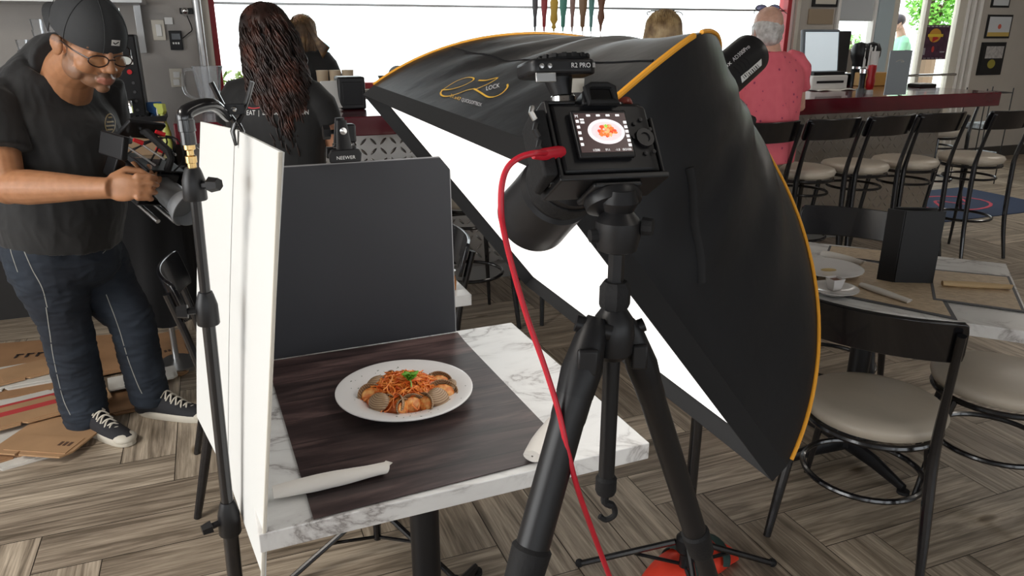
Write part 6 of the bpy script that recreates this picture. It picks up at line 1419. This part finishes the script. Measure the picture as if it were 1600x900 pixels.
    for s in (-1, 1): obj('lens', MB().prism([(.025*cos(a/20*2*pi), .016*sin(a/20*2*pi)) for a in range(20)], -.0005, .0005, Matrix.Translation(GP((s*.034, .106, zc))) @ (HR @ Matrix.Rotation(pi/2, 3, 'X')).to_4x4() @ Matrix.Scale(HS_, 4)), M['window_glass'], go, smooth=0)
    return t, nwr, fwr
PH, NW, FW = photographer()

# ------------- the rig he holds
rc = at(238, 280, Y=2.70); rf = (at(318, 352, Y=2.50) - at(215, 265, Y=2.70)).normalized(); RR = axes(rf, (.25, .1, 1))
rg_ = thing('camera_rig', 'black caged video camera with grey lens held by the photographer', 'camera', rc, RR.to_euler()); rg_.scale = (1.14, 1.14, 1.14)
obj('body', MB().bx(-.055, .055, -.045, .05, -.05, .045), M['black_plastic'], rg_, bevel=.006)
c_ = MB()
for x in (-.068, .062): c_.bx(x, x+.006, -.05, .055, -.06, .055)
c_.bx(-.068, .068, -.05, .055, -.066, -.06); c_.bx(-.068, .068, -.03, .05, .052, .058); obj('cage', c_, M['satin_black'], rg_, bevel=.002)
hdl = MB(); hdl.tube([(0, .05, .06), (0, .05, .1), (0, .03, .115), (0, -.09, .12), (0, -.11, .11)], [.011, .011, .013, .013, .009], 10); obj('top_handle', hdl, M['black_rubber'], rg_)
for x, z in ((-.03, -.085), (.03, -.085)): obj('rod', MB().tube([(x, -.14, z), (x, .12, z)], .0075, 12), M['steel'], rg_)
for x, y, z in ((-.02, -.05, .135), (.03, -.07, .09), (-.05, -.06, .07)): obj('red_lever', MB().tube([(x-.012, y, z), (x+.015, y-.01, z+.004)], [.008, .006], 8), M['red_gloss'], rg_)
obj('monitor', MB().box((-.01, -.13, .11), (.13, .014, .08), Matrix.Rotation(-.5, 3, 'X')), M['black_plastic'], rg_, bevel=.004); obj('battery_plate', MB().box((.02, -.12, -.02), (.09, .05, .08)), M['satin_black'], rg_, bevel=.004)
for k in range(4): obj('cable', MB().tube(spl([(-.05+.03*k, -.12, .1-.03*k), (-.09+.02*k, -.06, .12), (-.07+.04*k, .02, .09-.02*k), (-.02+.02*k, .05, .05)], 5), .0028, 6), M['black_rubber'], rg_)
for k in range(3): obj('metal_rail', MB().tube([(.05-.03*k, -.13, .06+.02*k), (.04-.03*k, .04, .07+.02*k)], .0035, 8), M['steel'], rg_)
obj('side_handle', MB().tube([(-.09, .0, .04), (-.095, .0, -.02), (-.09, 0, -.08)], [.014, .017, .015], 12), M['black_rubber'], rg_); obj('side_arm', MB().tube([(-.06, .02, .0), (-.09, .0, .02)], .008, 8), M['satin_black'], rg_)
ms = MB(); ms.tube([(.07, .02, .03), (.10, .05, .05), (.16, .04, .09)], [.006, .006, .006], 8); obj('magic_arm', ms, M['satin_black'], rg_); obj('side_monitor', MB().box((.17, .01, .11), (.02, .11, .07), Matrix.Rotation(.3, 3, 'X')), M['black_plastic'], rg_, bevel=.004)
gl = mat('lens_grey', (.12, .125, .13), .35); obj('lens', MB().lathe([(.03, .045), (.036, .05), (.038, .09), (.041, .092), (.042, .13), (.044, .135), (.044, .16)], n=40, R=Matrix.Rotation(-pi/2, 3, 'X')), gl, rg_, smooth=30)
P = []
for i in range(7):
    row = []
    for k in range(49):
        a = 2*pi*k/48; ln_ = .030+.020*abs(cos(a))**.6; r = .046+.014*i/6; row.append((r*cos(a), .152+ln_*i/6, r*sin(a)))
    P.append(row)
obj('petal_hood', MB().grid(P, .0025), mat('hood_grey', (.24, .25, .265), .3), rg_, smooth=50); obj('front_glass', MB().lathe([(0, .158), (.036, .15)], n=32, R=Matrix.Rotation(-pi/2, 3, 'X')), mat('rig_glass', (.01, .01, .015), .04), rg_)

# ------------- people seen from behind
def skin_tint(c): return lambda p: c
def hair_strands(c, R, rad, n, length, r, seed, wav=.01, freq=30, drop=(0, 0, -1), spread=1.0, front=-2.0, taper=.5, minlen=.5):
    """locks from a scalp ellipsoid that fall down"""
    rnd = random.Random(seed); mb = MB()
    for k in range(n):
        z = rnd.uniform(-.15, 1); a = rnd.uniform(0, 2*pi); q = sqrt(max(0, 1-z*z)); d = V((q*cos(a), q*sin(a), z))
        if d.y > front*-1: continue
        p = V((d.x*rad[0], d.y*rad[1], d.z*rad[2])); out = V((d.x, d.y, 0)); Lk = length*rnd.uniform(minlen, 1); steps = int(10+Lk*60); pts = []; ph = rnd.uniform(0, 6.28); am = wav*rnd.uniform(.5, 1.2)
        side = out.normalized() if out.length > .01 else V((0, -1, 0)); tan = V((-side.y, side.x, 0))
        for s in range(steps):
            u_ = s/(steps-1); fall = max(0, u_*Lk - .0)
            # go over the scalp first then hang
            zz = p.z - fall; rr = 1.0
            if zz > 0: f = sqrt(max(.0, 1-(zz/rad[2])**2)); base = V((side.x*rad[0]*f, side.y*rad[1]*f, zz)) 
            else: base = V((side.x*rad[0]*(1+spread*.12*min(1, -zz/.2)), side.y*rad[1]*(1+.0*spread), zz))
            base = base.lerp(V((p.x, p.y, base.z)), max(0, 1-u_*5)) if zz > 0 else base
            w = am*min(1, fall*6); base += tan*w*sin(freq*fall+ph) + side*w*.7*cos(freq*fall+ph*1.3); pts.append(V(c) + R @ base)
        mb.tube(pts, [r*(1-taper*abs(i/(len(pts)-1)-.3)) for i in range(len(pts))], 5)
    return mb
def back_person(label, x, y_sh, Y, head_px, skinc, shirt, pants, sw, face, group=None, hs=1.0, hip_px=None, arms='fwd', seated=False, lean=(0, 0, 0), wr=.004, belly=0, sleeve=.6):
    """standing or seated person seen from behind; face = facing direction"""
    t = thing('person', label, 'person', (0, 0, 0), 0, group); F = V(face).normalized(); Lf = V((-F.y, F.x, 0))
    sh = at(x, y_sh, Y=Y); hd = at(head_px[0], head_px[1], Y=Y) + F*.03; seatz = .78 if seated else sh.z*.63
    hip = V((sh.x, sh.y, seatz + (.08 if seated else 0))) - V(lean); mb = MB(); HRm = axes(F + V((0, 0, -.15)))
    head_parts(mb, hd, HRm, hs); mb.tube([sh + V((0, 0, -.04)), sh.lerp(hd, .5), hd - V((0, 0, .03))], [.07, .056, .055], 16)
    loft(mb, [(hip, sw*.36, .1), (hip.lerp(sh, .5), sw*.34, .1), (sh - V((0, 0, .1)), sw*.4, .1), (sh - V((0, 0, .02)), sw*.26, .06)], Lf)
    ends = []
    for s in (-1, 1):
        s0 = sh + Lf*s*(sw/2-.045) - V((0, 0, .055)); el = s0 + V((0, 0, -.27)) + F*.05 + Lf*s*(.035 if arms == 'down' else .07); wr_ = el + F*.22 - Lf*s*.10 + V((0, 0, .03))
        if arms == 'down': wr_ = el + V((0, 0, -.23)) + F*.06
        mb.cap(s0 - V((0, 0, .02)), .038, el, .036, 14); d = wr_-el; mb.tube([el, el+d*.3, wr_, wr_+d*.06], [.038, .036, .025, .024], 14); ends.append((s0, el, wr_, s))
        yy = d.normalized(); zz = V((0, 0, 1)) if arms != 'down' else Lf*s; xx = yy.cross(zz).normalized(); zz = xx.cross(yy).normalized(); hand_parts(mb, wr_, Matrix((xx, yy, zz)).transposed(), .95, thumb=s if arms != 'down' else -1, curl=(.25, .35, .3))
    legs = []
    for s in (-1, 1):
        h0 = hip + Lf*s*.09
        if seated: kn = h0 + F*.40 + Lf*s*.06 + V((0, 0, -.05)); an = kn + V((0, 0, -.42)) - F*.05
        else: kn = V((h0.x, h0.y, seatz*.52)) + F*.03; an = V((h0.x, h0.y, .08))
        mb.cap(h0, .08, kn, .055, 12); mb.cap(kn, .055, an, .035, 12); legs.append((h0, kn, an))
    me = remesh(mb, .006, 2); tint(me, skin_tint(skinc)); obj('body', me, M['skin'], t, smooth=180)
    mb = MB(); loft(mb, [(hip - V((0, 0, .03)), sw*.44, .135+belly), (hip.lerp(sh, .4), sw*.42, .13+belly), (sh - V((0, 0, .14)), sw*.47, .13), (sh - V((0, 0, .045)), sw*.40, .09), (sh + V((0, 0, .01)), sw*.16, .065)], Lf, 28)
    for s0, el, wr_, s in ends: d = el-s0; mb.tube([s0 - Lf*s*.09 + V((0, 0, .03)), s0 - Lf*s*.02 + V((0, 0, .008)), s0+d*.12, s0+d*.3, s0+d*sleeve], [.05, .058, .064, .062, .060], 20)
    me = remesh(mb, .006, 3); wrinkle(me, wr, 6, (1.4, 1.4, .9), 31); so = obj('shirt', me, shirt, t, smooth=180); sb_ = BVHTree.FromPolygons([v.co.copy() for v in me.vertices], [tuple(f.vertices) for f in me.polygons])
    mb = MB(); 
    for h0, kn, an in legs: mb.cap(h0 + V((0, 0, .02)), .105, kn, .075, 14); mb.tube([kn, kn.lerp(an, .5), an - V((0, 0, .02))], [.075, .065, .06], 14)
    mb.ell(hip, (.15, .15, .12), 16); me = remesh(mb, .008, 2); obj('trousers', me, pants, t, smooth=180)
    for h0, kn, an in legs: obj('shoe', remesh(MB().cap(an - F*.03 + V((0, 0, -.03)), .038, an + F*.15 + V((0, 0, -.045)), .028, 12), .006, 2), M['black_rubber'], t, smooth=180)
    return t, hd, HRm, so, sb_, sh
def hair_mat(name, c1, c2, c3, sc=14):
    m, nt, p = nodes(name); L = nt.links.new; tcn = N(nt, 'ShaderNodeTexCoord'); nz = N(nt, 'ShaderNodeTexNoise', i_Scale=sc, i_Detail=5); L(tcn.outputs['Object'], nz.inputs['Vector']); L(ramp(nt, nz.outputs[0], [(.32, c1), (.52, c2), (.72, c3)]), p.inputs['Base Color']); p.inputs['Roughness'].default_value = .38; return m
dark_hair = hair_mat('dark_curly_hair', (.010, .005, .004), (.030, .012, .009), (.10, .030, .018)); blond = hair_mat('blond_hair', (.16, .09, .04), (.42, .28, .13), (.62, .46, .25)); brownb = hair_mat('brown_blond_hair', (.05, .028, .012), (.16, .09, .04), (.4, .25, .11)); greyh = hair_mat('grey_hair', (.35, .33, .31), (.55, .52, .5), (.7, .68, .66), 30)
blk = M['shirt_black']
# server with long curly hair
t, hd, HRm, so, sb_, sh = back_person('woman from behind with long dark curly hair in a black printed T-shirt', 427, 128, 3.02, (413, 62), (.5, .25, .15), blk, mat('black_trousers', (.01, .01, .011), .8), .43, (.12, 1, 0), hs=1.0, sleeve=.38)
hb2 = MB(); hb2.ell(hd + V((0, -.01, .035)), (.092, .105, .098), 24); dn = V((.02, -.03, -1)); c0 = hd + V((.01, -.05, -.0))
loft(hb2, [(c0 + V((0, 0, .03)), .08, .06), (c0 + V((.02, -.02, -.09)), .088, .06), (c0 + V((.045, -.045, -.2)), .10, .055), (c0 + V((.06, -.055, -.3)), .098, .045), (c0 + V((.07, -.055, -.38)), .06, .03)], (1, 0, 0), 20)
me = remesh(hb2, .007, 3); wrinkle(me, .009, 26, (1, 1, .6), 2); hr = obj('hair', me, dark_hair, t, smooth=180)
rnd = random.Random(4); cu_ = MB()
for k in range(340):
    a = rnd.uniform(-pi*.98, -.02) if k % 5 else rnd.uniform(0, 2*pi); zt = rnd.uniform(-.35, .95); qr = sqrt(1-zt*zt) if zt > 0 else 1; s0 = hd + V((.094*cos(a)*qr, .104*sin(a)*qr - .01, .04 + .098*zt)); L_ = rnd.uniform(.2, .46); ph = rnd.uniform(0, 6); R0_ = rnd.uniform(.004, .010); pts = []; fq = rnd.uniform(45, 75); m_n = 26
    for s in range(m_n):
        u_ = s/(m_n-1); z = u_*L_; wd = 1 + .28*min(1, z/.2) - .35*max(0, z-.25)/.2; ex_ = min(1, (z/.09))*(1-qr); b_ = s0 + V((.065*min(1, z/.3) + (s0.x-hd.x)*(wd-1)*.9 + .094*cos(a)*ex_, (-.05 - .0)*min(1, z/.2) + .10*sin(a)*ex_, -z))
        if s0.y > hd.y+.02: b_.y = min(b_.y, hd.y - .0 + .05*(1-u_))
        g_ = min(1, u_*4); b_ += V((cos(fq*z+ph), sin(fq*z+ph), 0))*R0_*g_; pts.append(b_)
    cu_.tube(pts, [.0042*(1-.6*abs(i/m_n-.35)) for i in range(m_n)], 5)
obj('curls', cu_, dark_hair, hr, smooth=180)
sc2 = MB(); sc2.lathe([(.0, .0), (.022, .0), (.03, .004), (.03, .010), (.02, .012), (0, .012)], c=hd + V((.005, -.118, -.0)), n=24, R=Matrix.Rotation(pi/2, 3, 'X'), sx=1, sy=.9); obj('hair_clip', sc2, mat('clip_grey', (.05, .055, .06), .4), hr)
decal('lettering', 'EAT  |  DRINK  |  HAVE FUN', (386, 180), (482, 179), 7.5, sb_, M['white_text'], so, off=.002)
stroke('print', [(384, 167), (396, 169.5), (410, 167.5), (424, 164)], .9, sb_, mat('print_red', (.5, .03, .04), .6), so, off=.002)
# second server, bent forward behind the bar
t, hd, HRm, so, sb_, sh = back_person('woman with brown blond hair in black top bending forward behind the bar', 482, 82, 6.05, (470, 48), (.5, .3, .2), blk, mat('grey_trousers', (.03, .03, .033), .8), .40, (.2, 1, 0), hs=1.0, lean=(-.16, -.12, 0))
hm = hair_strands(hd + V((0, 0, .03)), Matrix.Identity(3), (.098, .108, .095), 500, .34, .0035, 8, .006, 18, spread=1.5); hm.ell(hd + V((0, -.005, .03)), (.094, .1, .092), 20)
for k in range(60):
    a = rnd.uniform(-1, 1); hm.tube(spl([hd + V((.05, -.09, .06+.02*a)), hd + V((.12+.02*a, -.12, -.04)), hd + V((.2+.03*a, -.12, -.16+.04*a))], 5), .004, 5)
obj('hair', hm, brownb, t, smooth=180)
# blonde guest
q = RW(2.50, 3.93)
t, hd, HRm, so, sb_, sh = back_person('guest with straight blond hair sitting at the bar behind the softbox', 1040, 108, q.y+.0, (1040, 52), (.6, .38, .28), mat('cream_top', (.55, .5, .42), .8), mat('blue_trousers', (.05, .07, .11), .8), .42, (-.3, 1, 0), seated=True)
hm = hair_strands(hd + V((0, 0, .035)), Matrix.Identity(3), (.104, .112, .10), 900, .32, .0032, 18, .0025, 8, spread=2.2, minlen=.75, taper=.3); hm.ell(hd + V((0, 0, .03)), (.099, .107, .097), 22); obj('hair', hm, blond, t, smooth=180)
sg2 = MB(); [sg2.tube(spl([hd + V((s*.07, .06, .12)), hd + V((s*.098, .02, .115)), hd + V((s*.1, -.03, .10))], 4), .003, 6) for s in (-1, 1)]; sg2.tube([hd + V((-.07, .06, .125)), hd + V((.07, .06, .125))], .0035, 6); obj('sunglasses', sg2, M['black_plastic'], t)
# man in pink
m, nt, p = nodes('pink_print_shirt'); L = nt.links.new; tcn = N(nt, 'ShaderNodeTexCoord'); vo = N(nt, 'ShaderNodeTexVoronoi', i_Scale=24); mp = N(nt, 'ShaderNodeMapping'); mp.inputs['Scale'].default_value = (1, 1, .8); L(tcn.outputs['Object'], mp.inputs[0]); L(mp.outputs[0], vo.inputs['Vector'])
L(ramp(nt, vo.outputs['Distance'], [(.0, (.30, .03, .09)), (.13, (.34, .04, .10)), (.17, (.74, .13, .17)), (1, (.78, .15, .19))]), p.inputs['Base Color']); p.inputs['Roughness'].default_value = .8
q = RW(3.30, 3.88)
t, hd, HRm, so, sb_, sh = back_person('man with white hair in a pink printed shirt sitting at the bar', 1206, 84, q.y, (1203, 46), (.62, .36, .27), m, mat('khaki_trousers', (.25, .2, .14), .8), .50, (-.25, 1, 0), seated=True, hs=1.08, belly=.04, wr=.006)
hb3 = MB(); hb3.ell(hd + V((0, -.012, .0)), (.092, .108, .078), 24); hb3.ell(hd + V((0, -.06, -.045)), (.075, .055, .05), 18); me = remesh(hb3, .005, 2); wrinkle(me, .004, 60, (1, 1, .4), 3)
bm_ = bmesh.new(); bm_.from_mesh(me); bmesh.ops.bisect_plane(bm_, geom=bm_.verts[:]+bm_.edges[:]+bm_.faces[:], plane_co=hd + V((0, 0, .062)), plane_no=V((0, -.1, 1)), clear_outer=True); bm_.to_mesh(me); bm_.free(); obj('hair', me, greyh, t, smooth=180)
sg3 = MB(); [sg3.tube([hd + V((s*.04+.034*cos(a/12*2*pi), .03, .125+.018*sin(a/12*2*pi))) for a in range(12)], .0025, 6, closed=True) for s in (-1, 1)]; [sg3.tube([hd + V((s*.075, .03, .125)), hd + V((s*.1, -.03, .09))], .0025, 6) for s in (-1, 1)]; so_ = obj('sunglasses', sg3, M['black_plastic'], t)
for s in (-1, 1): obj('lens', MB().ell(hd + V((s*.04, .03, .125)), (.033, .002, .017), 16), mat('sun_lens', (.2, .2, .35), .1), so_)
# passer-by outside the door
q_ = RW(hv(1407, 60, 8.6)[0], 8.6)
t, hd, HRm, so, sb_, sh = back_person('person in a light green shirt walking outside the glass door', 1410, 58, q_.y, (1407, 36), (.5, .32, .25), mat('mint_shirt', (.3, .62, .42), .8), mat('grey_shorts', (.2, .2, .22), .8), .42, (-1, .2, 0), arms='down')
obj('hair', MB().ell(hd + V((0, 0, .04)), (.09, .098, .085), 18), mat('dark_hair', (.05, .04, .05), .6), t)
